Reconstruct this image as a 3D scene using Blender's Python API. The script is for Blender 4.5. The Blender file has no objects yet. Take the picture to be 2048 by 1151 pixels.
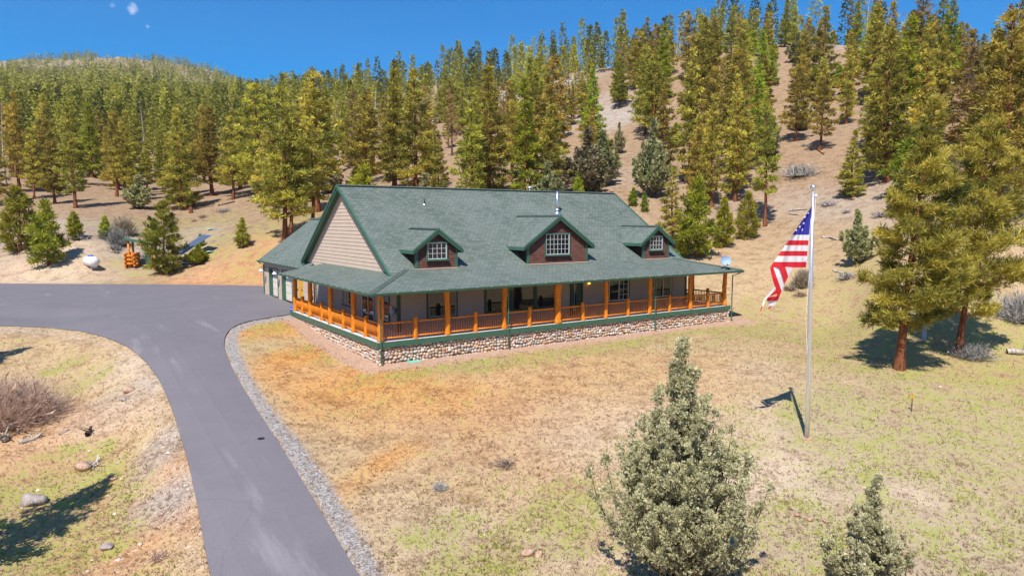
import bpy, math, random
import numpy as np
from mathutils import Vector, Matrix
from mathutils.geometry import delaunay_2d_cdt
R = math.radians
S = bpy.context.scene
COL = S.collection

# ------------------------------------------------------------------ camera, sky, sun, exposure
CAM = np.array([-13.043, -31.025, 5.964]); YAW, PITCH, FPX = 34.051, 5.63, 1364.943
_y, _t = R(YAW), R(PITCH)
FW = np.array([math.sin(_y)*math.cos(_t), math.cos(_y)*math.cos(_t), -math.sin(_t)])
RT = np.array([math.cos(_y), -math.sin(_y), 0.0]); UP = np.cross(RT, FW)
cd = bpy.data.cameras.new('camera'); cam = bpy.data.objects.new('camera', cd); COL.objects.link(cam)
cam.location = CAM; cam.rotation_euler = (R(90-PITCH), 0, -R(YAW))
cd.sensor_width = 36; cd.lens = FPX/2048*36; cd.clip_end = 6000; cd.clip_start = .1
S.camera = cam
S.render.resolution_x = 1024; S.render.resolution_y = 575
SUN_AZ, SUN_EL = 232.0, 55.0                      # azimuth clockwise from +Y towards +X: the sun stands front left
w = bpy.data.worlds.new('World'); S.world = w; w.use_nodes = True
nt = w.node_tree; bg = nt.nodes['Background']; bg.inputs[1].default_value = .12
sky = nt.nodes.new('ShaderNodeTexSky'); sky.sky_type = 'NISHITA'; sky.sun_disc = False
sky.sun_elevation = R(SUN_EL); sky.sun_rotation = R(SUN_AZ); sky.altitude = 1400; sky.air_density = 1.0; sky.dust_density = .3; sky.ozone_density = 3.0
hs = nt.nodes.new('ShaderNodeHueSaturation'); hs.inputs['Saturation'].default_value = 2.0; hs.inputs['Hue'].default_value = .503; hs.inputs['Value'].default_value = .88
nt.links.new(sky.outputs[0], hs.inputs['Color']); 
# two small wisps of cloud high over the far left hill
_w0 = hs.outputs[0]
for _c, _r, _rad, _k in ((265, 21, .0062, .6), (295, 53, .0026, .3), (225, 12, .0030, .22)):
    _d = FW+(_c-1024)/FPX*RT-(_r-575.5)/FPX*UP; _d = _d/np.linalg.norm(_d)
    tc = nt.nodes.new('ShaderNodeTexCoord'); nz_ = nt.nodes.new('ShaderNodeTexNoise'); nz_.inputs['Scale'].default_value = 90; nz_.inputs['Detail'].default_value = 5
    nt.links.new(tc.outputs['Generated'], nz_.inputs['Vector']); vs_ = nt.nodes.new('ShaderNodeVectorMath'); vs_.operation = 'DISTANCE'; vs_.inputs[1].default_value = tuple(_d)
    mp_ = nt.nodes.new('ShaderNodeMapping'); mp_.inputs['Scale'].default_value = (1, 1, 1); nt.links.new(tc.outputs['Generated'], mp_.inputs[0]); nt.links.new(mp_.outputs[0], vs_.inputs[0])
    ma = nt.nodes.new('ShaderNodeMath'); ma.operation = 'MULTIPLY_ADD'; ma.inputs[1].default_value = _rad*2.6; nt.links.new(nz_.outputs['Fac'], ma.inputs[0]); nt.links.new(vs_.outputs['Value'], ma.inputs[2])
    mr_ = nt.nodes.new('ShaderNodeMapRange'); mr_.inputs[1].default_value = _rad*2.4; mr_.inputs[2].default_value = _rad*1.3; mr_.inputs[3].default_value = 0; mr_.inputs[4].default_value = _k; nt.links.new(ma.outputs[0], mr_.inputs[0])
    mx_ = nt.nodes.new('ShaderNodeMix'); mx_.data_type = 'RGBA'; mx_.inputs[7].default_value = (5.5, 5.9, 6.6, 1); nt.links.new(mr_.outputs[0], mx_.inputs[0]); nt.links.new(_w0, mx_.inputs[6]); _w0 = mx_.outputs[2]
nt.links.new(_w0, bg.inputs[0])
sl = bpy.data.lights.new('sun', 'SUN'); sl.energy = 4.6; sl.angle = R(.5); sl.color = (1, .95, .87)
so = bpy.data.objects.new('sun', sl); COL.objects.link(so)
sdir = np.array([math.sin(R(SUN_AZ))*math.cos(R(SUN_EL)), math.cos(R(SUN_AZ))*math.cos(R(SUN_EL)), math.sin(R(SUN_EL))])
so.rotation_euler = Vector(sdir).to_track_quat('Z', 'Y').to_euler()
S.view_settings.view_transform = 'Standard'; S.view_settings.look = 'None'
S.view_settings.exposure = .60; S.view_settings.gamma = 1
S.render.engine = 'CYCLES'
S.cycles.max_bounces = 6; S.cycles.transparent_max_bounces = 8

# ------------------------------------------------------------------ camera geometry helpers (photo px 2048x1151 -> world)
def ray(c, r): return FW + (c-1024)/FPX*RT - (r-575.5)/FPX*UP
def on(c, r, ax, v):
    d = ray(c, r); return CAM + d*((v-CAM[ax])/d[ax])
def pj(P):
    d = np.asarray(P, float)-CAM; z = d@FW
    return 1024+FPX*(d@RT)/z, 575.5-FPX*(d@UP)/z, z

# ------------------------------------------------------------------ noise
def _hash(i, j, s):
    n = (i*374761393 + j*668265263 + s*982451653) & 0xffffffff
    n = ((n ^ (n >> 13))*1274126177) & 0xffffffff
    return ((n ^ (n >> 16)) & 0xffff)/65535.0
def vnoise(x, y, s=0):
    xi = np.floor(x).astype(np.int64); yi = np.floor(y).astype(np.int64); fx = x-xi; fy = y-yi
    fx = fx*fx*(3-2*fx); fy = fy*fy*(3-2*fy)
    a = _hash(xi, yi, s); b = _hash(xi+1, yi, s); c = _hash(xi, yi+1, s); d = _hash(xi+1, yi+1, s)
    return a+(b-a)*fx+(c-a)*fy+(a-b-c+d)*fx*fy
def fbm(x, y, s=0, o=4):
    v = 0; a = .5
    for k in range(o): v = v+a*vnoise(x*2**k, y*2**k, s+k*17); a *= .5
    return v

# ------------------------------------------------------------------ terrain height: thin plate spline through surveyed points
def az_of(col): return math.atan((col-1024)/FPX/math.cos(_t))
ctl = []
def cp(x, y, z): 
    d = np.array([x, y])-CAM[:2]; r = np.hypot(*d); f2 = FW[:2]/np.hypot(*FW[:2])
    ctl.append((math.atan2(d@RT[:2], d@f2), math.log(r), (z-CAM[2])/r))
def cc(col, row, r):      # column/row seen at horizontal range r
    d = ray(col, row); k = r/np.hypot(d[0], d[1]); P = CAM+d*k; cp(*P)
def cz(col, row, z): cp(*on(col, row, 2, z))
for p in [(0,0,-1.13),(5,0,-1.13),(10,0,-1.12),(15,0,-1.12),(20,0,-1.12),(26.5,0,-1.1),(0,4.5,-1.0),(0,8.5,-.85),(0,12.3,-.42),(-.8,14.8,-.3),
          (13,-4,-1.25),(22,-5,-1.2),(1,22,-.29),(1,29,-.29),(-8,20,-.3),(-8,30,-.3),(14,20,-.2),(26,8,-.9),(30,0,-1.1),(26,18,-.3),(10,30,.4),(12,10,-.8)]: cp(*p)
for p in [(0,568,-.27),(100,568,-.27),(200,568.5,-.27),(300,569,-.27),(400,570,-.27),(500,571,-.27),(-200,567,-.27),(0,600,-.32),(150,600,-.32),(300,600,-.30),(430,600,-.30),(520,600,-.28),(350,640,-.42),(-200,600,-.33),(-200,655,-.5),(0,652,-.5),(200,640,-.42),(265,700,-.65),(450,690,-.68),(480,765,-1.12),(320,765,-1.1),(545,850,-1.6),(360,850,-1.6),
          (630,1000,-2.15),(395,1000,-2.15),(716,1151,-2.6),(422,1151,-2.6),(700,800,-1.6),(800,950,-2.15),(1000,900,-2.0),(1000,1151,-2.75),(1300,1151,-2.9),(1614,877,-2.0),
          (1900,1000,-2.6),(2048,1151,-3.0),(1798,735,-1.35),(1915,710,-1.25),(2048,705,-1.2),(1500,700,-1.2),(1700,640,-1.0),(200,780,-1.75),(60,830,-2.1),(100,720,-1.4),(40,690,-1.0),(150,950,-2.9),(0,1000,-3.1),(50,1151,-3.3),
          (300,1100,-2.8),(1300,850,-1.75),(1600,1000,-2.5)]: cz(*p)
for p in [(180,533,73),(100,528,72),(330,548,68),(480,545,70),(150,478,92),(490,493,80),(570,482,80),(350,430,112),(60,440,112),(300,360,160),(300,290,250),(300,232,400),(300,186,700),(270,146,1100),(270,122,1450),
          (60,350,160),(60,290,250),(60,232,400),(60,190,700),(0,160,1100),(0,140,1450),(-300,360,160),(-300,290,250),(-300,200,700),(-300,150,1450),
          (500,262,300),(500,236,440),(500,205,800),(500,183,1150),(500,172,1450),(620,260,260),(640,205,340),(640,235,500),(420,148,1450),(560,205,1450),
          (1500,590,58),(1450,490,74),(1300,410,88),(1330,500,72),(1530,450,82),(1560,385,92),(1600,330,101),(1590,262,122),(1640,203,141),(1650,140,162),(1690,102,178),(1690,150,240),
          (1800,560,55),(1900,470,67),(2000,450,72),(2030,375,82),(1950,300,104),(1900,205,128),(1900,160,150),(2050,165,150),(1900,200,215),(2300,420,80),(2300,165,160),(2300,230,230),
          (1250,340,108),(1210,250,145),(1190,165,205),(1400,112,185),(1190,138,232),(1190,190,320),(1025,222,180),(950,172,250),(850,178,280),(950,215,380),(760,205,300),(760,250,420),(1400,160,260),
          (900,400,95),(700,430,90),(900,330,120),(700,330,140),(1100,330,112),(1100,395,92)]: cc(*p)
for p in [(0,562,69),(100,562,69),(-200,562,69),(200,563,69),(-200,556,72),(0,553,71.5)]: cc(*p)
for a in (-175,-140,-110,-80,80,110,140,175):       # the valley and the opposite slopes round the back
    for r, z in ((6,-3.6),(25,-3.6),(90,-3),(300,38),(800,80),(1450,150)): ctl.append((R(a), math.log(r), (z-CAM[2])/r))
for a in (-45,-20,0,20,45):
    for r, z in ((3,-3.6),(9,-3.2)): ctl.append((R(a), math.log(r), (z-CAM[2])/r))
ctl = np.array(ctl); KA = 2.2
def _tps(u, v):
    du = (u[:, None]-ctl[None, :, 0])*KA; dv = v[:, None]-ctl[None, :, 1]; r2 = du*du+dv*dv
    return .5*r2*np.log(r2+1e-9)
_n = len(ctl); _A = np.zeros((_n+3, _n+3)); _A[:_n, :_n] = _tps(ctl[:, 0], ctl[:, 1])+np.eye(_n)*2e-3
_A[:_n, _n] = 1; _A[:_n, _n+1] = ctl[:, 0]; _A[:_n, _n+2] = ctl[:, 1]; _A[_n:, :_n] = _A[:_n, _n:].T
_w = np.linalg.solve(_A, np.r_[ctl[:, 2], 0, 0, 0]); _f2 = FW[:2]/np.hypot(*FW[:2])
def inside(px, py, poly):
    px = np.asarray(px); py = np.asarray(py); r = np.zeros(px.shape, bool); n = len(poly)
    for i in range(n):
        x0, y0 = poly[i]; x1, y1 = poly[(i+1)%n]
        c = ((y0 > py) != (y1 > py)) & (px < (x1-x0)*(py-y0)/((y1-y0) if y1 != y0 else 1e-9)+x0); r ^= c
    return r
def pdist(x, y, poly):
    d = np.full(x.shape, 1e9); n = len(poly)
    for i in range(n):
        a = np.array(poly[i]); b = np.array(poly[(i+1)%n]); e = b-a; l2 = max(e@e, 1e-9)
        t = np.clip(((x-a[0])*e[0]+(y-a[1])*e[1])/l2, 0, 1); d = np.minimum(d, np.hypot(x-a[0]-e[0]*t, y-a[1]-e[1]*t))
    return np.where(inside(x, y, poly), d, -d)
_park = [tuple(on(c, r, 2, -.28)[:2]) for c, r in ((-420,565.5),(100,565.5),(540,568.5),(560,592),(430,612),(100,618),(-420,618))]
def Z(x, y):
    x = np.atleast_1d(np.asarray(x, float)); y = np.atleast_1d(np.asarray(y, float))
    dx = x-CAM[0]; dy = y-CAM[1]; r = np.maximum(np.hypot(dx, dy), 2.0)
    az = np.arctan2(dx*RT[0]+dy*RT[1], dx*_f2[0]+dy*_f2[1]); v = np.log(r); out = np.empty(len(x))
    for i in range(0, len(x), 20000):
        s = slice(i, i+20000); K = _tps(az[s], v[s]); out[s] = K@_w[:_n]+_w[_n]+_w[_n+1]*az[s]+_w[_n+2]*v[s]
    out = out*r+CAM[2]
    q = (r > 38) & (r < 95)
    if q.any():
        mk = np.clip(.5+(pdist(x[q], y[q], _park)+1.2)/3.5, 0, 1); mk = mk*mk*(3-2*mk); out[q] = out[q]*(1-mk)-.28*mk
    far = np.clip((r-75)/120, 0, 1)
    out = out+far*(fbm(x/38, y/38, 5, 3)-.44)*np.minimum(r*.03, 26)*1.0
    return out
def z1(x, y): return float(Z(x, y)[0])
def G(c, r):
    d = ray(c, r); ks = np.exp(np.linspace(math.log(6), math.log(1700), 420)); P = CAM[None]+ks[:, None]*d[None]
    h = P[:, 2]-Z(P[:, 0], P[:, 1]); i = int(np.argmax(h < 0)) if (h < 0).any() else len(ks)-1
    a, b = ks[max(i-1, 0)], ks[i]
    for _ in range(14):
        m = (a+b)/2; q = CAM+d*m
        if q[2] > z1(q[0], q[1]): a = m
        else: b = m
    q = CAM+d*b; return np.array([q[0], q[1], z1(q[0], q[1])])

# ------------------------------------------------------------------ object helpers
def tag(o, label=None, cat=None, group=None, kind=None):
    if label: o['label'] = label
    if cat: o['category'] = cat
    if group: o['group'] = group
    if kind: o['kind'] = kind
    return o
def empty(name, loc=(0,0,0), rz=0.0, parent=None):
    o = bpy.data.objects.new(name, None); o.location = loc; o.rotation_euler = (0,0,rz); o.empty_display_size = .3
    COL.objects.link(o)
    if parent: o.parent = parent
    return o
class MB:
    def __init__(s): s.v = []; s.f = []; s.m = []; s.uv = []; s.c = []
    def add(s, vs, fs, m=0, uvs=None, col=None):
        b = len(s.v); s.v += [tuple(map(float, p)) for p in vs]
        for k, f in enumerate(fs):
            s.f.append(tuple(b+i for i in f)); s.m.append(m)
            s.uv.append(uvs[k] if uvs else [(0, 0)]*len(f)); s.c.append(col if col else (1,1,1))
        return s
    def box(s, x0, x1, y0, y1, z0, z1, m=0, col=None):
        v = [(x0,y0,z0),(x1,y0,z0),(x1,y1,z0),(x0,y1,z0),(x0,y0,z1),(x1,y0,z1),(x1,y1,z1),(x0,y1,z1)]
        return s.add(v, [(0,3,2,1),(4,5,6,7),(0,1,5,4),(1,2,6,5),(2,3,7,6),(3,0,4,7)], m, col=col)
    def bar(s, a, b, w, h, m=0, up=(0,0,1)):
        a = np.array(a, float); b = np.array(b, float); d = b-a; d /= np.linalg.norm(d)
        sd = np.cross(d, up); sd /= max(np.linalg.norm(sd), 1e-6); u = np.cross(sd, d); v = []
        for p in (a, b):
            for i, j in ((-1,-1),(1,-1),(1,1),(-1,1)): v.append(p+sd*i*w/2+u*j*h/2)
        return s.add(v, [(0,3,2,1),(4,5,6,7),(0,1,5,4),(1,2,6,5),(2,3,7,6),(3,0,4,7)], m)
    def tube(s, pts, rad, n=8, m=0, caps=True, col=None):
        pts = [np.array(p, float) for p in pts]; rad = rad if hasattr(rad, '__len__') else [rad]*len(pts); v = []; f = []
        for i, p in enumerate(pts):
            d = pts[min(i+1, len(pts)-1)]-pts[max(i-1, 0)]; d = d/max(np.linalg.norm(d), 1e-9)
            a = np.cross(d, (0,0,1) if abs(d[2]) < .9 else (0,1,0)); a /= np.linalg.norm(a); b = np.cross(d, a)
            for k in range(n):
                t = 2*math.pi*k/n; v.append(p+(a*math.cos(t)+b*math.sin(t))*rad[i])
        for i in range(len(pts)-1):
            for k in range(n): f.append((i*n+k, i*n+(k+1)%n, (i+1)*n+(k+1)%n, (i+1)*n+k))
        if caps: f.append(tuple(range(n))[::-1]); f.append(tuple((len(pts)-1)*n+k for k in range(n)))
        return s.add(v, f, m, col=col)
    def lathe(s, c, prof, n=16, m=0):     # prof [(r,z)]
        v = []; f = []
        for r, z in prof:
            for k in range(n): t = 2*math.pi*k/n; v.append((c[0]+r*math.cos(t), c[1]+r*math.sin(t), c[2]+z))
        for i in range(len(prof)-1):
            for k in range(n): f.append((i*n+k, i*n+(k+1)%n, (i+1)*n+(k+1)%n, (i+1)*n+k))
        f.append(tuple(range(n))[::-1]); f.append(tuple((len(prof)-1)*n+k for k in range(n)))
        return s.add(v, f, m)
    def slab(s, poly, t, m=0, uvfn=None, m2=None):    # polygon extruded downwards by t (vertical)
        n = len(poly); p = [np.array(q, float) for q in poly]; lo = [q-np.array([0,0,t]) for q in p]
        nr = np.cross(p[1]-p[0], p[2]-p[0]);
        if nr[2] < 0: p = p[::-1]; lo = lo[::-1]
        uv = [[uvfn(q) for q in p]] if uvfn else None
        s.add(p, [tuple(range(n))], m, uv)
        s.add(lo, [tuple(range(n))[::-1]], m if m2 is None else m2)
        for i in range(n):
            j = (i+1)%n; s.add([p[i], lo[i], lo[j], p[j]], [(0,1,2,3)], m if m2 is None else m2)
        return s
    def build(s, name, mats, parent=None, smooth=False, label=None):
        me = bpy.data.meshes.new(name); me.from_pydata(s.v, [], s.f)
        mats = mats if isinstance(mats, (list, tuple)) else [mats]
        for q in mats: me.materials.append(q)
        me.polygons.foreach_set('material_index', s.m)
        if smooth: me.polygons.foreach_set('use_smooth', [True]*len(s.f))
        if any(any(a != (0, 0) for a in u) for u in s.uv):
            l = me.uv_layers.new(name='UVMap'); l.data.foreach_set('uv', [c for u in s.uv for q in u for c in q])
        if any(c != (1,1,1) for c in s.c):
            at = me.color_attributes.new('tint', 'FLOAT_COLOR', 'CORNER')
            at.data.foreach_set('color', [x for f, c in zip(s.f, s.c) for _ in f for x in (c[0], c[1], c[2], 1)])
        me.update(); o = bpy.data.objects.new(name, me); COL.objects.link(o)
        if parent: o.parent = parent
        if label: o['label'] = label
        return o
def fast_mesh(name, V, F, mats, tint=None, smooth=False, mi=None):
    """V (n,3), F (m,k) -> mesh; tint per face (m,3)"""
    me = bpy.data.meshes.new(name); n, k = F.shape
    me.vertices.add(len(V)); me.vertices.foreach_set('co', V.astype(np.float32).ravel())
    me.loops.add(n*k); me.loops.foreach_set('vertex_index', F.astype(np.int32).ravel())
    me.polygons.add(n); me.polygons.foreach_set('loop_start', np.arange(0, n*k, k, dtype=np.int32))
    me.polygons.foreach_set('loop_total', np.full(n, k, dtype=np.int32))
    if smooth: me.polygons.foreach_set('use_smooth', np.ones(n, bool))
    if mi is not None: me.polygons.foreach_set('material_index', mi.astype(np.int32))
    for q in (mats if isinstance(mats, (list, tuple)) else [mats]): me.materials.append(q)
    if tint is not None:
        at = me.color_attributes.new('tint', 'FLOAT_COLOR', 'CORNER'); c = np.ones((n, k, 4), np.float32); c[:, :, :3] = tint[:, None, :]
        at.data.foreach_set('color', c.ravel())
    me.update(calc_edges=True); me.validate(); return me
def link(name, me, parent=None):
    o = bpy.data.objects.new(name, me); COL.objects.link(o)
    if parent: o.parent = parent
    return o

# ------------------------------------------------------------------ materials
def srgb(r, g, b):
    f = lambda c: ((c/255+.055)/1.055)**2.4 if c > 10 else c/255/12.92
    return (f(r), f(g), f(b))
class Mt:
    def __init__(s, name):
        s.m = bpy.data.materials.new(name); s.m.use_nodes = True; s.t = s.m.node_tree; s.b = s.t.nodes['Principled BSDF']
    def n(s, t, **k):
        q = s.t.nodes.new('ShaderNode'+t)
        for a, v in k.items():
            if a.startswith('i_'):
                key = a[2:].replace('_', ' '); key = int(key) if key.isdigit() else key
                q.inputs[key].default_value = v
            else: setattr(q, a, v)
        return q
    def l(s, a, b): s.t.links.new(a, b)
    def ramp(s, fac, stops, interp='LINEAR'):
        q = s.n('ValToRGB'); e = q.color_ramp.elements; q.color_ramp.interpolation = interp
        while len(e) < len(stops): e.new(.5)
        for i, (p, c) in enumerate(stops): e[i].position = p; e[i].color = (*c, 1) if len(c) == 3 else c
        s.l(fac, q.inputs[0]); return q.outputs[0]
    def mix(s, fac, a, b, mode='MIX'):
        q = s.n('Mix', data_type='RGBA', blend_type=mode)
        for sock, v in ((q.inputs[0], fac), (q.inputs[6], a), (q.inputs[7], b)):
            if isinstance(v, (int, float)): sock.default_value = v
            elif isinstance(v, tuple): sock.default_value = (*v, 1)
            else: s.l(v, sock)
        return q.outputs[2]
    def noise(s, scale, detail=4, vec=None, rough=.6):
        q = s.n('TexNoise', i_Scale=scale, i_Detail=detail, i_Roughness=rough)
        if vec is not None: s.l(vec, q.inputs['Vector'])
        return q.outputs['Fac']
    def co(s, kind='Object', scale=None):
        q = s.n('TexCoord').outputs[kind]
        if scale:
            m = s.n('Mapping'); m.inputs['Scale'].default_value = scale; s.l(q, m.inputs[0]); return m.outputs[0]
        return q
    def bump(s, h, strength=.4, dist=.02):
        q = s.n('Bump', i_Strength=strength, i_Distance=dist); s.l(h, q.inputs['Height']); s.l(q.outputs[0], s.b.inputs['Normal'])
    def col(s, c):
        if isinstance(c, tuple): s.b.inputs['Base Color'].default_value = (*c, 1)
        else: s.l(c, s.b.inputs['Base Color'])
        return s
    def r(s, v=.8, spec=.3, metal=0):
        s.b.inputs['Roughness'].default_value = v; s.b.inputs['Specular IOR Level'].default_value = spec; s.b.inputs['Metallic'].default_value = metal; return s
def noisy(name, c, var=.25, scale=3, rough=.8, spec=.3, metal=0, bump=.2, bscale=30, sc=None):
    m = Mt(name); v = m.co('Object', sc); a = tuple(x*(1-var) for x in c); b = tuple(min(x*(1+var), 1) for x in c)
    m.col(m.ramp(m.noise(scale, 5, v), [(.3, a), (.7, b)])).r(rough, spec, metal)
    if bump: m.bump(m.noise(bscale, 4, v), bump, .01)
    return m.m
GREEN = srgb(58, 112, 88)
M = {}
M['trim'] = noisy('green_paint', (.050,.130,.085), .10, 2, .5, .4, bump=.05)
M['trimd'] = noisy('dark_green_paint', (.022,.07,.052), .12, 2, .45, .4, bump=.05)
M['white'] = noisy('white_paint', (.72,.72,.72), .05, 2, .5, .4, bump=.03)
M['siding'] = noisy('beige_siding', (.56,.44,.34), .05, 1.2, .75, .25, bump=.1, bscale=40)
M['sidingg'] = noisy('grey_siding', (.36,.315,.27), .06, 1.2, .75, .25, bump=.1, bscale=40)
M['gdoor'] = noisy('cream_door_paint', (.74,.66,.56), .04, 1.5, .5, .3, bump=.05)
M['deck'] = noisy('deck_boards', (.60,.60,.62), .10, 3, .7, .3, bump=.1)
M['ceiling'] = noisy('porch_ceiling', (.34,.27,.20), .08, 3, .8, .2, bump=.1)
M['steel'] = noisy('brushed_steel', (.72,.74,.78), .05, 3, .28, .5, .9, bump=.02)
M['alu'] = noisy('satin_aluminium', (.78,.79,.82), .05, 3, .33, .5, .8, bump=.02)
M['black'] = noisy('black_metal', (.02,.02,.022), .2, 3, .5, .4, bump=.02)
M['grey'] = noisy('grey_plastic', (.30,.33,.38), .1, 3, .5, .4, bump=.02)
M['yellow'] = noisy('yellow_door_paint', (.72,.36,.02), .08, 2, .5, .4, bump=.05)
M['mint'] = noisy('mint_plastic', (.22,.55,.42), .08, 2, .5, .4, bump=.05)
M['blue'] = noisy('blue_plastic', (.02,.12,.55), .1, 2, .45, .4, bump=.02)
M['redp'] = noisy('red_paint', (.55,.03,.03), .1, 2, .45, .4, bump=.02)
M['bluegrey'] = noisy('blue_grey_metal', (.30,.42,.62), .1, 2, .4, .5, bump=.02)
def wood_mat():
    m = Mt('stained_log'); v = m.co('Object', (9, 9, 1.2)); k = m.noise(1.6, 6, v, .7)
    c = m.ramp(k, [(.25, (.30,.070,.006)), (.5, (.68,.205,.010)), (.75, (.84,.32,.024))])
    kn = m.n('TexVoronoi', i_Scale=3.2); m.l(m.co('Object'), kn.inputs['Vector'])
    kk = m.ramp(kn.outputs['Distance'], [(.04, (1,1,1)), (.11, (0,0,0))])
    m.col(m.mix(kk, c, (.10,.025,.006))).r(.55, .35); m.bump(k, .35, .02); return m.m
M['log'] = wood_mat()
def shingle_mat(name, c1, c2, c3):
    m = Mt(name); uv = m.n('UVMap').outputs[0]
    br = m.n('TexBrick', offset=.5, i_Scale=1.0, i_Mortar_Size=.010, i_Mortar_Smooth=.3, i_Brick_Width=.30, i_Row_Height=.20, i_Bias=0.0)
    br.inputs['Color1'].default_value = (0,0,0,1); br.inputs['Color2'].default_value = (1,1,1,1); br.inputs['Mortar'].default_value = (.5,.5,.5,1)
    m.l(uv, br.inputs['Vector'])
    big = m.noise(.35, 4, m.co('Object')); fine = m.noise(9, 5, m.co('Object'), .75)
    a = m.ramp(br.outputs['Color'], [(0, c1), (.5, c2), (1, c3)])
    a = m.mix(.28, a, m.ramp(fine, [(.3, tuple(x*.6 for x in c2)), (.7, tuple(x*1.45 for x in c2))]))
    a = m.mix(m.ramp(big, [(.35, (0,0,0)), (.7, (.45,.45,.45))]), a, tuple(x*1.25 for x in c3))
    a = m.mix(br.outputs['Fac'], a, tuple(x*.45 for x in c1))
    m.col(a).r(.85, .25)
    # saw-tooth of overlapping courses
    sx = m.n('SeparateXYZ'); m.l(uv, sx.inputs[0]); d = m.n('Math', operation='DIVIDE', i_1=.20); m.l(sx.outputs[1], d.inputs[0])
    fr = m.n('Math', operation='FRACT'); m.l(d.outputs[0], fr.inputs[0]); inv = m.n('Math', operation='SUBTRACT', i_0=1.0); m.l(fr.outputs[0], inv.inputs[1])
    ad = m.n('Math', operation='ADD'); sc = m.n('Math', operation='MULTIPLY', i_1=.35); m.l(fine, sc.inputs[0]); m.l(inv.outputs[0], ad.inputs[0]); m.l(sc.outputs[0], ad.inputs[1])
    m.bump(ad.outputs[0], .8, .03); return m.m
M['roof'] = shingle_mat('green_grey_shingles', (.082,.108,.088), (.120,.148,.128), (.162,.188,.168))
M['cap'] = noisy('cap_shingles', (.090,.122,.106), .3, 6, .85, .25, bump=.3)
M['shake'] = shingle_mat('brown_cedar_shingles', (.085,.036,.026), (.135,.058,.042), (.18,.084,.062))
def glass_mat():
    m = Mt('window_glass'); m.col((.012,.016,.018)).r(.03, .9); m.b.inputs['IOR'].default_value = 1.45; return m.m
M['glass'] = glass_mat()
def stone_mat():
    m = Mt('river_stone'); t = m.n('VertexColor', layer_name='tint').outputs[0]
    k = m.noise(14, 5, m.co('Object'), .7); m.col(m.mix(.8, t, m.ramp(k, [(.25, (.6,.58,.55)), (.75, (1.2,1.18,1.15))]), 'MULTIPLY')).r(.8, .3); m.bump(k, .3, .02); return m.m
M['stone'] = stone_mat()
M['mortar'] = noisy('mortar', (.20,.155,.12), .25, 5, .9, .1)
def foliage_mat(name, dark, light, rough=.6, trans=.35, vr=(.72, 1.25), hr=(.470, .530)):
    m = Mt(name); t = m.n('VertexColor', layer_name='tint').outputs[0]; sx = m.n('SeparateColor'); m.l(t, sx.inputs[0])
    c = m.mix(sx.outputs[0], dark, light)
    ob = m.n('ObjectInfo'); c2 = m.n('HueSaturation'); m.l(c, c2.inputs['Color'])
    mr = m.n('MapRange', i_3=hr[0], i_4=hr[1]); m.l(ob.outputs['Random'], mr.inputs[0]); m.l(mr.outputs[0], c2.inputs['Hue'])
    mr2 = m.n('MapRange', i_3=vr[0], i_4=vr[1]); 
    q = m.n('Math', operation='MULTIPLY', i_1=7.31); m.l(ob.outputs['Random'], q.inputs[0]); fr = m.n('Math', operation='FRACT'); m.l(q.outputs[0], fr.inputs[0])
    m.l(fr.outputs[0], mr2.inputs[0]); m.l(mr2.outputs[0], c2.inputs['Value'])
    m.col(c2.outputs[0]).r(rough, .25)
    tr = m.n('BsdfTranslucent'); m.l(c2.outputs[0], tr.inputs[0]); ms = m.n('MixShader', i_0=trans)
    m.l(m.b.outputs[0], ms.inputs[1]); m.l(tr.outputs[0], ms.inputs[2]); m.l(ms.outputs[0], m.t.nodes['Material Output'].inputs[0]); return m.m
M['needle'] = foliage_mat('pine_needles', (.080,.088,.018), (.72,.60,.105))
M['needleg'] = foliage_mat('young_pine_needles', (.085,.125,.012), (.56,.57,.055))
M['needleb'] = foliage_mat('dry_pine_needles', (.16,.105,.035), (.58,.40,.16))
M['juniper'] = foliage_mat('juniper_sprays', (.20,.20,.105), (.84,.79,.48), trans=.36, vr=(1.0, 1.08), hr=(.498, .503))
M['juniperd'] = foliage_mat('distant_juniper_sprays', (.12,.125,.055), (.56,.52,.26))
M['needlem'] = foliage_mat('green_pine_needles', (.055,.078,.014), (.66,.56,.095), vr=(.98, 1.06), hr=(.492, .500))
M['twig'] = foliage_mat('bare_twigs', (.20,.13,.09), (.62,.47,.35), trans=.0)
M['twigb'] = foliage_mat('brown_bush_twigs', (.34,.22,.16), (.86,.64,.50), trans=.15)
M['bleach'] = foliage_mat('bleached_root', (.50,.46,.43), (.85,.80,.76), trans=0.)
M['greytwig'] = foliage_mat('grey_dead_wood', (.16,.15,.14), (.55,.52,.50), trans=.0)
M['grass'] = foliage_mat('grass_blades', (.30,.18,.10), (.30,.34,.03), trans=.3)
def bark_mat(name, a, b, c):
    m = Mt(name); k = m.noise(2.2, 6, m.co('Object', (3,3,.6)), .75); m.col(m.ramp(k, [(.32, a), (.5, b), (.68, c)])).r(.9, .15); m.bump(k, .6, .05); return m.m
M['bark'] = bark_mat('ponderosa_bark', (.035,.018,.012), (.20,.075,.035), (.36,.14,.06))
M['barkd'] = bark_mat('dark_bark', (.03,.022,.018), (.10,.065,.05), (.18,.12,.09))
M['deadwood'] = bark_mat('weathered_wood', (.22,.18,.15), (.42,.36,.31), (.62,.56,.50))
M['rock'] = bark_mat('tan_rock', (.25,.14,.09), (.46,.29,.20), (.60,.44,.34))
M['rockg'] = bark_mat('grey_rock', (.20,.16,.14), (.34,.28,.25), (.48,.42,.39))

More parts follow.
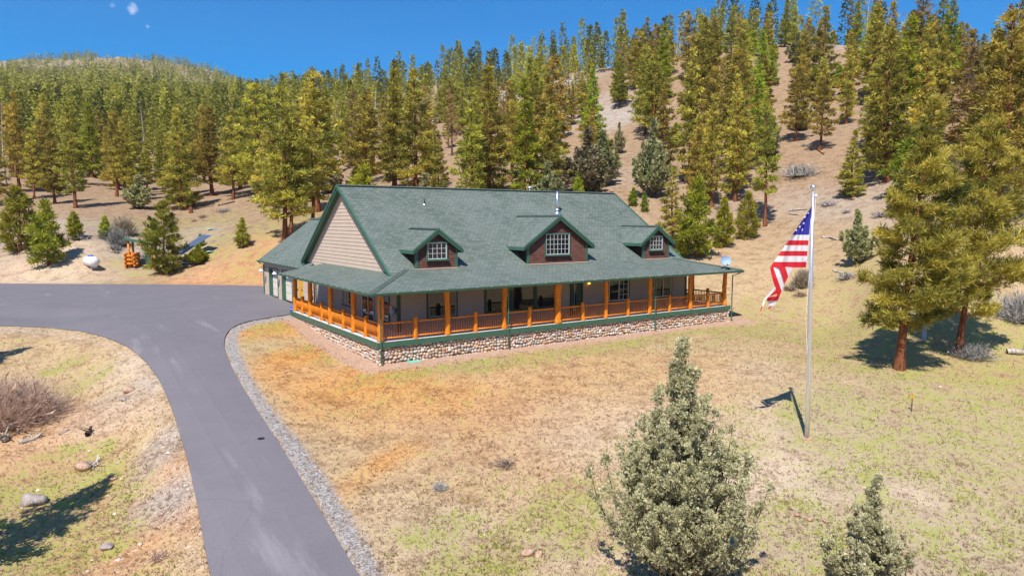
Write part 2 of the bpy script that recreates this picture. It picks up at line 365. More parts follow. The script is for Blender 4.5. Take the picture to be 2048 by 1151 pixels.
def asphalt_mat():
    m = Mt('asphalt'); v = m.co('Object'); a = m.noise(.35, 5, v, .65); b = m.noise(60, 3, v, .8); st = m.noise(1.0, 5, m.co('Object', (.9,.12,1)), .7)
    c = m.ramp(a, [(.3, (.138,.124,.136)), (.7, (.190,.172,.186))])
    c = m.mix(.55, c, m.ramp(b, [(.3, (.080,.072,.080)), (.5,(.165,.150,.163)), (.75, (.31,.29,.305))]))
    c = m.mix(m.ramp(st, [(.60, (0,0,0)), (.72, (.30,.30,.30))]), c, (.34,.32,.325))
    cv = m.n('TexVoronoi', i_Scale=.22, feature='DISTANCE_TO_EDGE'); wv = m.n('VectorMath', operation='MULTIPLY_ADD'); nn = m.n('TexNoise', i_Scale=.8, i_Detail=5); m.l(v, nn.inputs['Vector']); m.l(nn.outputs['Color'], wv.inputs[0]); wv.inputs[1].default_value = (1.5,1.5,1.5); m.l(v, wv.inputs[2]); m.l(wv.outputs[0], cv.inputs['Vector'])
    mk = m.n('Math', operation='MULTIPLY'); m.l(m.ramp(cv.outputs['Distance'], [(.002, (.28,.28,.28)), (.005, (0,0,0))]), mk.inputs[0]); m.l(m.ramp(a, [(.45, (0,0,0)), (.55, (1,1,1))]), mk.inputs[1])
    c = m.mix(mk.outputs[0], c, (.075,.068,.07))
    m.col(c).r(.85, .25); m.bump(b, .3, .01); return m.m
M['asphalt'] = asphalt_mat()
def gravel_mat(name, c1, c2, c3, sc=22):
    m = Mt(name); v = m.co('Object'); q = m.n('TexVoronoi', i_Scale=sc); m.l(v, q.inputs['Vector'])
    s = m.n('SeparateColor'); m.l(q.outputs['Color'], s.inputs[0]); c = m.ramp(s.outputs[0], [(0, c1), (.5, c2), (1, c3)])
    k = m.noise(.5, 4, v); c = m.mix(m.ramp(k, [(.45, (0,0,0)), (.7, (.7,.7,.7))]), c, (.42,.26,.17))
    m.col(c).r(.9, .2); m.bump(q.outputs['Distance'], -.6, .03); return m.m
M['gravel'] = gravel_mat('grey_gravel', (.13,.13,.15), (.30,.29,.31), (.55,.52,.52))
M['gravelt'] = gravel_mat('tan_gravel', (.22,.17,.14), (.44,.36,.31), (.66,.58,.53))
M['dirt'] = gravel_mat('brown_footing_dirt', (.34,.215,.155), (.40,.26,.19), (.46,.31,.24), 9)
def ground_mat():
    m = Mt('ground'); t = m.n('VertexColor', layer_name='tint').outputs[0]; g = m.n('VertexColor', layer_name='green').outputs[0]
    v = m.co('Object'); n1 = m.noise(.9, 8, v, .78); n2 = m.noise(5.5, 7, v, .85); n3 = m.noise(30, 4, v, .85)
    c = m.mix(1.0, t, m.ramp(n1, [(.36, (.66,.62,.56)), (.5, (1,1,1)), (.64, (1.18,1.2,1.24))]), 'MULTIPLY')
    c = m.mix(.85, c, m.ramp(n2, [(.34, (.42,.37,.32)), (.48, (.95,.95,.95)), (.62, (1.35,1.38,1.42)), (.72, (1.75,1.85,1.95))]), 'MULTIPLY')
    c = m.mix(.6, c, m.ramp(n3, [(.36, (.38,.34,.30)), (.64, (1.55,1.55,1.55))]), 'MULTIPLY')
    gs = m.n('SeparateColor'); m.l(g, gs.inputs[0])
    a = m.n('Math', operation='MULTIPLY_ADD', i_1=3.0, i_2=-1.5); m.l(n2, a.inputs[0])
    b = m.n('Math', operation='MULTIPLY_ADD', i_1=2.4, i_2=-1.2); m.l(n1, b.inputs[0])
    s1 = m.n('Math', operation='ADD'); m.l(a.outputs[0], s1.inputs[0]); m.l(b.outputs[0], s1.inputs[1])
    s2 = m.n('Math', operation='ADD'); m.l(s1.outputs[0], s2.inputs[0]); m.l(gs.outputs[0], s2.inputs[1])
    f = m.ramp(s2.outputs[0], [(.38, (0,0,0)), (.68, (.9,.9,.9))])
    gc = m.ramp(n3, [(.3, (.16,.18,.04)), (.7, (.44,.43,.10))])
    c = m.mix(f, c, gc)
    gv = m.n('SeparateColor'); m.l(m.n('VertexColor', layer_name='gravel').outputs[0], gv.inputs[0])
    for k, (c1, c2, c3, sc) in enumerate((((.15,.142,.145), (.29,.275,.275), (.48,.455,.44), 20), ((.24,.17,.125), (.42,.32,.25), (.66,.56,.48), 13), ((.36,.23,.165), (.43,.28,.20), (.50,.34,.26), 9))):
        vo = m.n('TexVoronoi', i_Scale=sc); m.l(v, vo.inputs['Vector']); ss = m.n('SeparateColor'); m.l(vo.outputs['Color'], ss.inputs[0])
        gcol = m.ramp(ss.outputs[0], [(0, c1), (.5, c2), (1, c3)])
        ad = m.n('Math', operation='ADD'); m.l(gv.outputs[k], ad.inputs[0]); m.l(a.outputs[0], ad.inputs[1])
        c = m.mix(m.ramp(ad.outputs[0], [(.38, (0,0,0)), (.62, (.9,.9,.9))]), c, gcol)
    m.col(c).r(.95, .1); m.bump(n2, .5, .06); return m.m
M['ground'] = ground_mat()

# ------------------------------------------------------------------ paved outlines (world xy from the surveyed edges)
def WP(c, r):
    q = G(c, r); return (q[0], q[1])
left_edge = [(-260,660),(-60,654),(0,652),(60,653),(110,656),(160,662),(205,672),(245,688),(275,708),(300,732),(320,762),(335,795),(350,835),(362,875),(375,920),(388,975),(398,1030),(408,1090),(422,1151),(440,1260)]
right_edge = [(800,1260),(718,1151),(680,1088),(640,1020),(603,960),(566,900),(535,852),(505,806),(480,766),(462,733),(451,705),(447,688),(452,668),(466,654),(490,644),(530,637),(574,630)]
back_edge = [(2.0,16.0),(2.0,29.6),(1.6,31.5)]
back_px = [(540,572.5),(480,571),(300,569),(100,568),(0,567.5),(-260,567)]
drive_poly = [WP(*p) for p in left_edge]+[WP(*p) for p in right_edge]+[(.0,14.9),(2.0,15.2)]+back_edge[1:2]+[WP(*p) for p in back_px]
def smooth_poly(p, n=2):
    for _ in range(n):
        q = []
        for i in range(len(p)-1):
            a, b = np.array(p[i]), np.array(p[i+1]); q += [tuple(a*.75+b*.25), tuple(a*.25+b*.75)]
        p = [p[0]]+q+[p[-1]]
    return p
def sheet(name, poly, off, mat, step=1.0, skirt=.12):
    P = np.array(poly); x0, y0 = P.min(0); x1, y1 = P.max(0)
    gx, gy = np.meshgrid(np.arange(x0, x1, step), np.arange(y0, y1, step)); gx = gx.ravel(); gy = gy.ravel(); k = inside(gx, gy, poly)
    pts = [Vector(p) for p in poly]+[Vector((a, b)) for a, b in zip(gx[k], gy[k])]; n = len(poly)
    vs, es, fs, *_ = delaunay_2d_cdt(pts, [], [list(range(n))], 1, 1e-4)
    V = np.array([(p.x, p.y) for p in vs]); z = Z(V[:, 0], V[:, 1])+off; m = MB()
    m.add([(a, b, c) for (a, b), c in zip(V, z)], [tuple(f) for f in fs])
    zz = Z(P[:, 0], P[:, 1])+off
    for i in range(n):
        j = (i+1)%n; m.add([(*P[i], zz[i]), (*P[j], zz[j]), (*P[j], zz[j]-skirt), (*P[i], zz[i]-skirt)], [(0,1,2,3)])
    o = m.build(name, mat); tag(o, kind='structure'); return o
drive_s = smooth_poly([WP(*p) for p in left_edge])+smooth_poly([WP(*p) for p in right_edge])+[(.0,14.9),(2.0,15.2),(2.0,29.6)]+smooth_poly([WP(*p) for p in back_px])
sheet('driveway', drive_s, .05, M['asphalt'], .8)
# gravel shoulders
ri = [(800,1260),(718,1151),(640,1020),(566,900),(505,806),(462,733),(451,705),(447,688),(452,668),(466,654),(490,644),(530,637),(574,630)]
ro = [(600,636),(560,640),(515,646),(488,655),(476,668),(476,690),(486,722),(505,760),(540,812),(598,880),(650,950),(700,1035),(775,1151),(840,1260)]
grav_r = smooth_poly([WP(*p) for p in ri])+smooth_poly([WP(*p) for p in ro])
li = [(422,1151),(398,1030),(375,920),(350,835),(320,762),(275,708),(205,672),(110,656),(0,652),(-260,660)]
lo = [(-260,685),(0,668),(100,672),(190,692),(245,722),(285,780),(305,850),(322,920),(345,1010),(370,1151)]
grav_l = smooth_poly([WP(*p) for p in li])+smooth_poly([WP(*p) for p in lo])
fp = [(-.9,13.6),(-1.1,8),(-1.15,3),(-1.1,-.3),(-.7,-1.1),(4,-1.1),(9,-1.0),(14,-1.15),(20,-1.0),(26,-1.1),(28.2,-1.2),(28.6,-.2),(27.6,1.2),(27.2,4.5),(12,4.5),(4,8),(2,13.6)]
foot = smooth_poly(fp, 1)


# ------------------------------------------------------------------ terrain mesh
def terrain():
    azf = np.concatenate([np.linspace(-180, -50, 60, endpoint=False), np.linspace(-50, 50, 520), np.linspace(50, 180, 60)[1:]])
    rs = np.exp(np.linspace(math.log(2.0), math.log(1900), 460)); A, Rr = np.meshgrid(np.radians(azf), rs)
    dx = np.sin(A)*Rr; dy = np.cos(A)*Rr
    X = CAM[0]+dx*RT[0]+dy*_f2[0]; Y = CAM[1]+dx*RT[1]+dy*_f2[1]; x = X.ravel(); y = Y.ravel(); z = Z(x, y)
    ond = inside(x, y, drive_s)
    # small bumps kept off the paving and the footings
    near = ((x > -2) & (x < 29) & (y > -2) & (y < 33)) | ond
    r = np.hypot(x-CAM[0], y-CAM[1])
    z = z+np.where(near, 0, (fbm(x/1.3, y/1.3, 9, 4)-.47)*.10)
    inb = (x > .6) & (x < 26) & (y > .6) & (y < 28); z = np.where(inb, z-.25, z); z = np.where(ond, z-.03, z)
    n1, n2 = X.shape; i = np.arange((n1-1)*n2).reshape(n1-1, n2); a = i[:, :-1].ravel()
    F = np.stack([a, a+1, a+n2+1, a+n2], 1)
    me = fast_mesh('terrain', np.stack([x, y, z], 1), F, M['ground'], smooth=True)
    # colour of the soil and how much of it is green: patches that belong to the place
    px, py = x, y; d = np.stack([x, y, z], 1)-CAM; zz = d@FW
    base = np.array([.46,.325,.185]); orange = np.array([.55,.27,.085]); pale = np.array([.52,.41,.30]); grey = np.array([.38,.33,.29]); rust = np.array([.48,.25,.13]); slope = np.array([.31,.21,.135])
    t = np.tile(base, (len(x), 1)); g = .12+.25*np.clip((fbm(x/5, y/5, 77, 4)-.42)*3, 0, 1)*(np.hypot(x-CAM[0], y-CAM[1]) < 70)
    w = np.clip((r-60)/30, 0, 1)[:, None]; t = t*(1-w)+slope*w
    w = (np.clip((fbm(x/30, y/30, 31, 4)-.5)*5, 0, 1)*np.clip((r-60)/30, 0, 1))[:, None]; t = t*(1-w)+grey*w
    far = np.clip((r-500)/600, 0, 1)[:, None]; t = t*(1-far*.6)+np.array([.30,.24,.15])*far*.6
    def blob(c, rw, rad, colr=None, k=1.0, gr=0.0, ang=0, asp=1):
        nonlocal t, g
        q = G(c, rw); ca, sa = math.cos(R(ang)), math.sin(R(ang)); ux = (x-q[0])*ca+(y-q[1])*sa; uy = (-(x-q[0])*sa+(y-q[1])*ca)*asp
        dd = np.hypot(ux, uy)/rad+(fbm(x/2.5, y/2.5, int(c)%97, 4)-.47)*1.1
        m = np.clip(1.5-dd*1.3, 0, 1)*k
        if colr is not None: t = t*(1-m[:, None])+colr*m[:, None]
        g = g+gr*m
    blob(1500, 1000, 9, pale, .7); blob(1900, 900, 10, pale, .6); blob(1850, 1120, 6, pale, .6)
    blob(600, 715, 4, orange, 1, ang=60, asp=2); blob(700, 760, 4, orange, .8); blob(560, 660, 3, orange, .9); blob(820, 790, 5, orange, .7); blob(760, 930, 2.6, orange, .8, ang=34, asp=2.5)
    blob(1000, 760, 7, orange, .25, ang=0, asp=2); blob(1250, 745, 7, orange, .25); blob(1000, 870, 5, rust, .35); blob(850, 1080, 3, pale, .4)
    blob(60, 555, 7, rust, .7); blob(450, 545, 9, rust, .9); blob(330, 590, 5, rust, .6); blob(560, 560, 5, rust, .8); blob(120, 540, 8, pale, .6); blob(30, 545, 8, pale, .5)
    blob(260, 960, 3, rust, .9, asp=1.5); blob(290, 1060, 3, rust, .7); blob(320, 900, 2.5, grey, .8, ang=60, asp=2.5); blob(245, 800, 2.5, grey, .6); blob(330, 1000, 2, grey, .9); blob(270, 730, 2.5, pale, .7); blob(210, 850, 3, pale, .6)
    blob(90, 1000, 4, base, .5); blob(30, 900, 4, rust, .5)
    # green
    for c, rw, rad, gr, an, asp in [(1700,850,5,.40,30,2),(1850,830,8,.42,0,1.6),(2000,900,8,.40,0,1.5),(1950,760,9,.42,0,1.5),(2010,720,9,.45,0,1.5),(1650,660,9,.45,0,1.6),(1560,640,6,.5,0,2),(1480,660,4,.5,0,1.5),(1600,600,8,.35,0,2),(1750,620,6,.4,0,2),
        (1350,660,5,.38,0,3),(1200,690,6,.42,0,3.2),(1050,715,6,.42,0,3.2),(900,735,5,.42,0,3.5),(820,740,3,.35,0,2),(560,650,3,.42,60,2.5),(620,700,3,.25,60,3),(650,720,2,.3,60,3),(520,655,2,.4,0,2),
        (430,490,14,.42,0,1.5),(330,460,12,.3,0,1.6),(540,520,8,.45,0,2),(400,440,18,.25,0,2),(250,520,5,.3,0,2),(640,440,12,.3,0,2),
        (170,765,1.4,.55,30,2.2),(120,735,1.8,.45,30,2),(100,800,1.6,.6,30,2.5),(60,810,1.6,.45,0,2),(150,1000,3,.45,0,1.5),(100,970,2.6,.4,0,1.5),(220,1030,1.3,.6,60,2.5),(60,1050,2,.5,0,1.5),(180,1080,1.6,.45,0,1),(40,1140,2,.5,0,1),(130,900,1.5,.45,0,2),(200,905,1.2,.4,60,2),(100,1110,1.5,.5,0,1),
        (1150,1000,2,.36,0,2),(1100,1080,2,.38,0,2),(1000,1100,2.2,.35,0,2),(870,1060,1.6,.42,0,2),(940,1110,1.2,.4,0,2),(1200,1060,2,.36,0,2),(1560,1060,2.4,.42,0,1.5),(1600,1110,2,.45,0,1.5),(1530,1090,2,.4,0,1.5),(1650,1000,3,.25,0,2),(1850,1060,2,.35,0,2),(1950,1120,3,.40,0,1.5),(2030,1060,2,.35,0,2),(1760,1040,2,.3,0,2),(1300,900,2,.15,0,2),(1490,905,2,.2,0,2),
        (1880,640,8,.4,0,2),(2020,660,8,.35,0,2),(1700,560,8,.2,0,2)]: blob(c, rw, rad, None, 1, gr, an, asp)
    g = np.minimum(g, .50)*np.where(r > 130, .5, np.where(r > 52, .78, 1))
    gv = np.zeros((len(x), 3)); q = r < 90; xq, yq = x[q], y[q]
    sm = lambda d, w_: np.clip(.5+d/w_, 0, 1)
    gv[q, 0] = sm(pdist(xq, yq, grav_r), .7); gv[q, 1] = sm(pdist(xq, yq, grav_l), 1.8)*.58; gv[q, 2] = sm(pdist(xq, yq, foot), .5)
    g = np.where(gv.max(1) > .3, g*.15, g)
    for nm, arr in (('tint', t), ('gravel', gv), ('green', np.stack([g, g, g], 1))):
        at = me.color_attributes.new(nm, 'FLOAT_COLOR', 'POINT'); q = np.ones((len(x), 4), np.float32); q[:, :3] = arr; at.data.foreach_set('color', q.ravel())
    o = link('terrain', me); tag(o, kind='structure')
    return x, y, g, r
TX, TY, TG, TR = terrain()

# ------------------------------------------------------------------ the house
L, D, OV, ZE = 26.5, 14.65, .56, 2.5
YB, ZB, YR, ZR, XG, XW = 2.9, 3.30, 10.2, 8.12, 1.83, 2.2
XR1, XW2 = 25.0, 24.6
TM = (ZR-ZB)/(YR-YB); MP = (ZB-ZE)/(YB+OV)
house = empty('ranch_house'); tag(house, 'beige ranch house with green shingle roof, brown dormers and orange log porch', 'house')
def zmain(y): return ZB+(y-YB)*TM if y <= YR else ZR-(y-YR)*TM
def zleft(x): return ZE+(x+OV)*MP
def uvf(P0, ua, va):      # metric uv on a roof plane
    P0 = np.array(P0, float); ua = np.array(ua, float); ua /= np.linalg.norm(ua); va = np.array(va, float); va /= np.linalg.norm(va)
    return lambda q: ((np.array(q)-P0)@ua, (np.array(q)-P0)@va)
rf = MB()
# main front pitch (meets the left porch pitch in a short valley)
def xy_valley(y): return (zmain(y)-ZE)/MP-OV
ylow = YB-.30
for k in range(60):
    if zmain(ylow) > zleft(XG): break
    ylow += .01
t = .14
f1 = uvf((0,YB,ZB), (1,0,0), (0,1,TM)); f0 = uvf((0,-OV,ZE), (1,0,0), (0,1,MP)); fL = uvf((-OV,0,ZE), (0,1,0), (1,0,MP))
XH = YB   # hip meets the break here
def vx(y): return xy_valley(y)
yg = YB-.36*(1)  # rake foot
yg = YB-(ZB-zleft(XG))/TM
rf.slab([(XG,yg,zmain(yg)),(XH,YB,ZB),(L-XH,YB,ZB),(L-XG,yg,zmain(yg)),(L-XG,YR,ZR),(XG,YR,ZR)], t, 0, f1, 1)
rf.slab([(XG,YR,ZR),(L-XG,YR,ZR),(L-XG,2*YR-yg,zmain(yg)),(XG,2*YR-yg,zmain(yg))], t, 0, uvf((0,YR,ZR),(1,0,0),(0,-1,TM)), 1)
main_roof = rf.build('roof', [M['roof'], M['trim']], house)
pr = MB()
pr.slab([(-OV,-OV,ZE),(L+OV,-OV,ZE),(L-XH,YB,ZB),(XH,YB,ZB)], .12, 0, f0, 1)
yk = D+OV-.1
pr.slab([(-OV,-OV,ZE),(XH,YB,ZB),(XW+.01,YB-(ZB-zleft(XW))/TM,zleft(XW)),(XW+.01,yk-1.2,zleft(XW)),(-OV,yk,ZE)], .12, 0, fL, 1)
pr.slab([(L+OV,-OV,ZE),(L+OV,3.9,ZE),(L-XW,5.2,zleft(XW)),(L-XW,YB-(ZB-zleft(XW))/TM,zleft(XW)),(L-XH,YB,ZB)], .12, 0, uvf((L+OV,0,ZE),(0,1,0),(-1,0,MP)), 1)
pr.build('porch_roof', [M['roof'], M['trim']], house)
# hip, ridge caps made of overlapping pieces
def caps(a, b, name, w=.16, parent=house, step=.22):
    a = np.array(a, float); b = np.array(b, float); n = max(int(np.linalg.norm(b-a)/step), 2); m = MB(); d = (b-a)/n; h = np.array([-d[1], d[0], 0]); h /= np.linalg.norm(h)
    for i in range(n):
        p = a+d*i; q = p+d*1.15; z0, z1_ = .045, .012
        vs = [p-h*w+(0,0,z0-.05), p+(0,0,z0+.02), p+h*w+(0,0,z0-.05), q-h*w+(0,0,z1_-.05), q+(0,0,z1_+.02), q+h*w+(0,0,z1_-.05), p-h*w+(0,0,-.07), p+h*w+(0,0,-.07)]
        m.add(vs, [(0,1,4,3),(1,2,5,4),(0,6,7,2,1)])
    return m.build(name, M['cap'], parent)
caps((-OV,-OV,ZE+.02), (XH,YB,ZB+.02), 'hip_cap'); caps((L+OV,-OV,ZE+.02), (L-XH,YB,ZB+.02), 'hip_cap'); caps((XG,YR,ZR+.02), (L-XG,YR,ZR+.02), 'ridge_cap')
# garage roof
GX0, GXR, GZ0, GZR, GY0, GY1 = 1.64, 6.38, 2.60, 6.10, 16.3, 29.6; GM = (GZR-GZ0)/(GXR-GX0)
gr = MB(); gr.slab([(GX0,GY0,GZ0),(GXR,GY0,GZR),(GXR,GY1,GZR),(GX0,GY1,GZ0)], .14, 0, uvf((GX0,0,GZ0),(0,1,0),(1,0,GM)), 1)
gr.slab([(GXR,GY0,GZR),(2*GXR-GX0,GY0,GZ0),(2*GXR-GX0,GY1,GZ0),(GXR,GY1,GZR)], .14, 0, uvf((GXR,0,GZR),(0,1,0),(-1,0,GM)), 1)
gr.build('garage_roof', [M['roof'], M['trim']], house)
caps((GXR,GY1,GZR+.02), (GXR,14.5,GZR+.02), 'ridge_cap')
# soffit, fascia and gutter
so_ = MB(); so_.box(-OV+.06, L+OV-.06, -OV+.06, 2.39, 2.35, 2.36); so_.box(-OV+.06, XW-.01, 2.391, yk-.1, 2.35, 2.36); so_.box(XW2+.01, L+OV-.06, 2.391, 3.8, 2.35, 2.36); so_.build('porch_ceiling', M['ceiling'], house)
def gutter(a, b):
    m = MB(); a = np.array(a, float); b = np.array(b, float); d = (b-a)/np.linalg.norm(b-a); o = np.array([d[1], -d[0], 0])
    prof = [(0,0),(.0,-.12),(.05,-.135),(.11,-.11),(.135,-.03),(.135,0),(.115,0),(.11,-.03),(.09,-.10),(.02,-.11),(.02,0)]
    vs = [p+o*u+np.array([0,0,v]) for p in (a, b) for u, v in prof]; n = len(prof)
    m.add(vs, [(i, (i+1)%n, n+(i+1)%n, n+i) for i in range(n)]+[tuple(range(n))[::-1], tuple(range(n, 2*n))], 0)
    ln = np.linalg.norm(b-a)
    for k in range(int(ln/.9)): p = a+d*(k+.5)*.9+o*.07; m.box(p[0]-.02, p[0]+.02, p[1]-.02, p[1]+.02, p[2]-.008, p[2]+.012, 1)
    return m.build('gutter', [M['trim'], M['white']], house)
gutter((-OV,-OV-.004,ZE-.0), (L+OV,-OV-.004,ZE-.0)); gutter((-OV-.004,yk,ZE), (-OV-.004,-OV,ZE)); gutter((L+OV+.004,-OV,ZE), (L+OV+.004,3.9,ZE)); gutter((GX0-.004,GY1,GZ0), (GX0-.004,GY0,GZ0))
# rake boards of the big gable
def rake(x, side):
    for s in (1, -1):
        m = MB(); ya, za = (yg, zmain(yg)); yb_ = YR; n = []
        P = [(yg if s > 0 else 2*YR-yg, za), (YR, ZR)]
        (y0, z0), (y1, z1_) = P; e = .05*side
        vs = []
        for xx in (x-.04*side-.0, x+e):
            vs += [(xx, y0, z0+.03), (xx, y1, z1_+.03), (xx, y1, z1_-.25), (xx, y0, z0-.20)]
        m.add(vs, [(0,1,2,3),(4,7,6,5),(0,4,5,1),(1,5,6,2),(2,6,7,3),(3,7,4,0)])
        xo = x-.06*side; vs = []
        for xx in (xo-.03*side, xo): vs += [(xx, y0, z0+.06), (xx, y1, z1_+.06), (xx, y1, z1_-.10), (xx, y0, z0-.06)]
        m.add(vs, [(0,1,2,3),(4,7,6,5),(0,4,5,1),(1,5,6,2),(2,6,7,3),(3,7,4,0)])
        m.build('rake_board', M['trim'], house)
rake(XG, 1); rake(L-XG, -1)
# ---- lap siding: real overlapping boards, clipped to a convex wall outline
def clip(poly, z0, z1_):
    def half(p, zc, keep):
        out = []
        for i in range(len(p)):
            a, b = p[i], p[(i+1)%len(p)]; ka, kb = keep(a[1], zc), keep(b[1], zc)
            if ka: out.append(a)
            if ka != kb: t = (zc-a[1])/(b[1]-a[1]); out.append((a[0]+(b[0]-a[0])*t, zc))
        return out
    p = half(poly, z0, lambda a, c: a >= c-1e-9)
    return half(p, z1_, lambda a, c: a <= c+1e-9) if len(p) > 2 else []
def siding(name, poly, org, uax, nax, mat, parent, course=.18, lip=.022, col=None):
    """poly in (u,z); org + u*uax + out*nax"""
    m = MB(); org = np.array(org, float); uax = np.array(uax, float); nax = np.array(nax, float)
    zs = [p[1] for p in poly]; z0 = min(zs); rng = random.Random(int(abs(org.sum())*100))
    k = 0
    while z0+k*course < max(zs)-1e-6:
        a, b = z0+k*course, z0+(k+1)*course; q = clip(poly, a, b)
        if len(q) >= 3:
            P = [org+uax*u+np.array([0,0,z])+nax*(lip*(1-(z-a)/course)+.003) for u, z in q]
            m.add(P, [tuple(range(len(P)))], 0, [[(u+.13*(k%2), z/course*.2) for u, z in q]])
            lo = [p for p in q if abs(p[1]-a) < 1e-6]
            if len(lo) >= 2:
                u0, u1 = min(p[0] for p in lo), max(p[0] for p in lo); e0 = org+np.array([0,0,a])
                m.add([e0+uax*u0+nax*(lip+.003), e0+uax*u1+nax*(lip+.003), e0+uax*u1, e0+uax*u0], [(0,1,2,3)])
        k += 1
    P = [org+uax*u+np.array([0,0,z])-nax*.12 for u, z in poly]; m.add(P, [tuple(range(len(P)))])
    return m.build(name, mat, parent)
# gable wall above the porch roof; the hidden right gable too
zg0 = zleft(XW)-.25
def gy(z): return YB+(z-ZB)/TM
siding('gable_wall', [(gy(zg0)+.1, zg0), (2*YR-gy(zg0)-.1, zg0), (YR, ZR-.16)], (XW,0,0), (0,1,0), (-1,0,0), M['siding'], house, .225, .022)
siding('gable_wall', [(gy(zg0)+.1, zg0), (2*YR-gy(zg0)-.1, zg0), (YR, ZR-.16)], (XW2,0,0), (0,1,0), (1,0,0), M['siding'], house, .225, .022)
# lower walls
siding('front_wall', [(XW+.12,0),(XW2-.12,0),(XW2-.12,2.34),(XW+.12,2.34)], (0,2.4,0), (1,0,0), (0,-1,0), M['sidingg'], house)
siding('side_wall', [(2.52,0),(15.9,0),(15.9,2.34),(2.52,2.34)], (XW,0,0), (0,1,0), (-1,0,0), M['sidingg'], house)
siding('side_wall', [(2.52,0),(17.4,0),(17.4,3.1),(2.52,3.1)], (XW2,0,0), (0,1,0), (1,0,0), M['sidingg'], house)
siding('back_wall', [(6,-.2),(XW2,-.2),(XW2,3.2),(6,3.2)], (0,17.4,0), (1,0,0), (0,1,0), M['siding'], house)
cbm = MB(); cbm.box(XW-.05, XW+.12, 2.35, 2.52, 0, 2.348); cbm.build('corner_board', M['trimd'], house)
cbm = MB(); cbm.box(XW2-.12, XW2+.05, 2.35, 2.52, 0, 2.348); cbm.build('corner_board', M['trimd'], house)
# garage wall with recessed doors
gx = 2.0; zf = -.30
def gseg(y0, y1, z0=zf, z1_=GZ0-.05, nm='garage_wall'):
    return siding(nm, [(y0,z0),(y1,z0),(y1,z1_),(y0,z1_)], (gx,0,0), (0,1,0), (-1,0,0), M['siding'], house)
for y0, y1 in ((15.9,18.3),(19.35,21.0),(23.55,24.9),(27.3,29.1)): gseg(y0, y1)
for y0, y1 in ((18.3,19.35),(21.0,23.55),(24.9,27.3)): gseg(y0, y1, 2.0)
siding('garage_wall', [(gx,zf),(2*GXR-gx,zf),(2*GXR-gx,GZ0),(GXR,GZR-.15),(gx,GZ0)], (0,29.1,0), (1,0,0), (0,1,0), M['siding'], house)
b_ = MB(); b_.box(gx-.04, gx+.10, 29.0, 29.14, zf, GZ0-.1); b_.build('corner_board', M['trim'], house)
for y0, y1 in ((21.0,23.55),(24.9,27.3)):
    gd = MB()
    for k in range(4): gd.box(gx+.24, gx+.30, y0, y1, zf+.02+k*.57, zf+.57+k*.57)
    for k in range(4):
        for j in range(4):
            w_ = (y1-y0)/4; gd.box(gx+.225, gx+.24, y0+j*w_+.12, y0+(j+1)*w_-.12, zf+.12+k*.57, zf+.47+k*.57)
    gdo = gd.build('garage_door', M['gdoor'], house)
    jb = MB(); jb.box(gx-.05, gx+.24, y1, y1+.14, zf, 2.0); jb.box(gx-.05, gx+.24, y0-.14, y0, zf, 2.0); jb.box(gx-.05, gx+.24, y0-.14, y1+.14, 2.0, 2.14); jb.build('garage_door_frame', M['trim'], house)
dr = MB(); dr.box(gx-.02, gx+.04, 18.35, 19.3, -.02, 2.0); 
for j in (0, 1):
    for k in (0, 1): dr.box(gx-.035, gx-.02, 18.45+j*.43, 18.80+j*.43, .15+k*.9, .9+k*.9)
dro = dr.build('side_door', M['yellow'], house, label='yellow side door')
k_ = MB(); k_.lathe((0,0,0), [(.02,0),(.05,.01),(.055,.04),(.03,.07)], 10); ko = k_.build('handle', M['black'], dro); ko.location = (gx-.1, 18.46, .95); ko.rotation_euler = (0, R(90), 0)
# garage barn lights
for yl in (28.3, 24.2, 20.2):
    m = MB(); m.tube([(gx-.02,yl,2.0),(gx-.25,yl,2.15),(gx-.42,yl,2.08),(gx-.45,yl,1.95)], .022, 6, 0); m.lathe((gx-.45,yl,1.75), [(.20,0),(.19,.03),(.09,.12),(.06,.2)], 14, 1); m.lathe((gx-.45,yl,1.66), [(.03,0),(.07,.03),(.07,.09)], 10, 2)
    m.build('wall_lamp', [M['black'], M['white'], M['grey']], house)
# ---- deck
dk = MB(); dk.box(0, L, 0, 2.39, -.05, 0); dk.box(0, XW-.01, 2.391, D, -.05, 0); dk.box(XW2+.01, L, 2.391, 3.5, -.05, 0)
dk.build('porch_floor', M['deck'], house)
fa = MB(); fa.box(-.03, L+.03, -.04, -.002, -.27, .012); fa.box(-.04, -.002, -.0, D+.03, -.27, .012); fa.box(L+.002, L+.04, 0, 3.53, -.27, .012); fa.box(.0, XW, D+.002, D+.04, -.27, .012)
fa.build('porch_fascia', M['trim'], house)
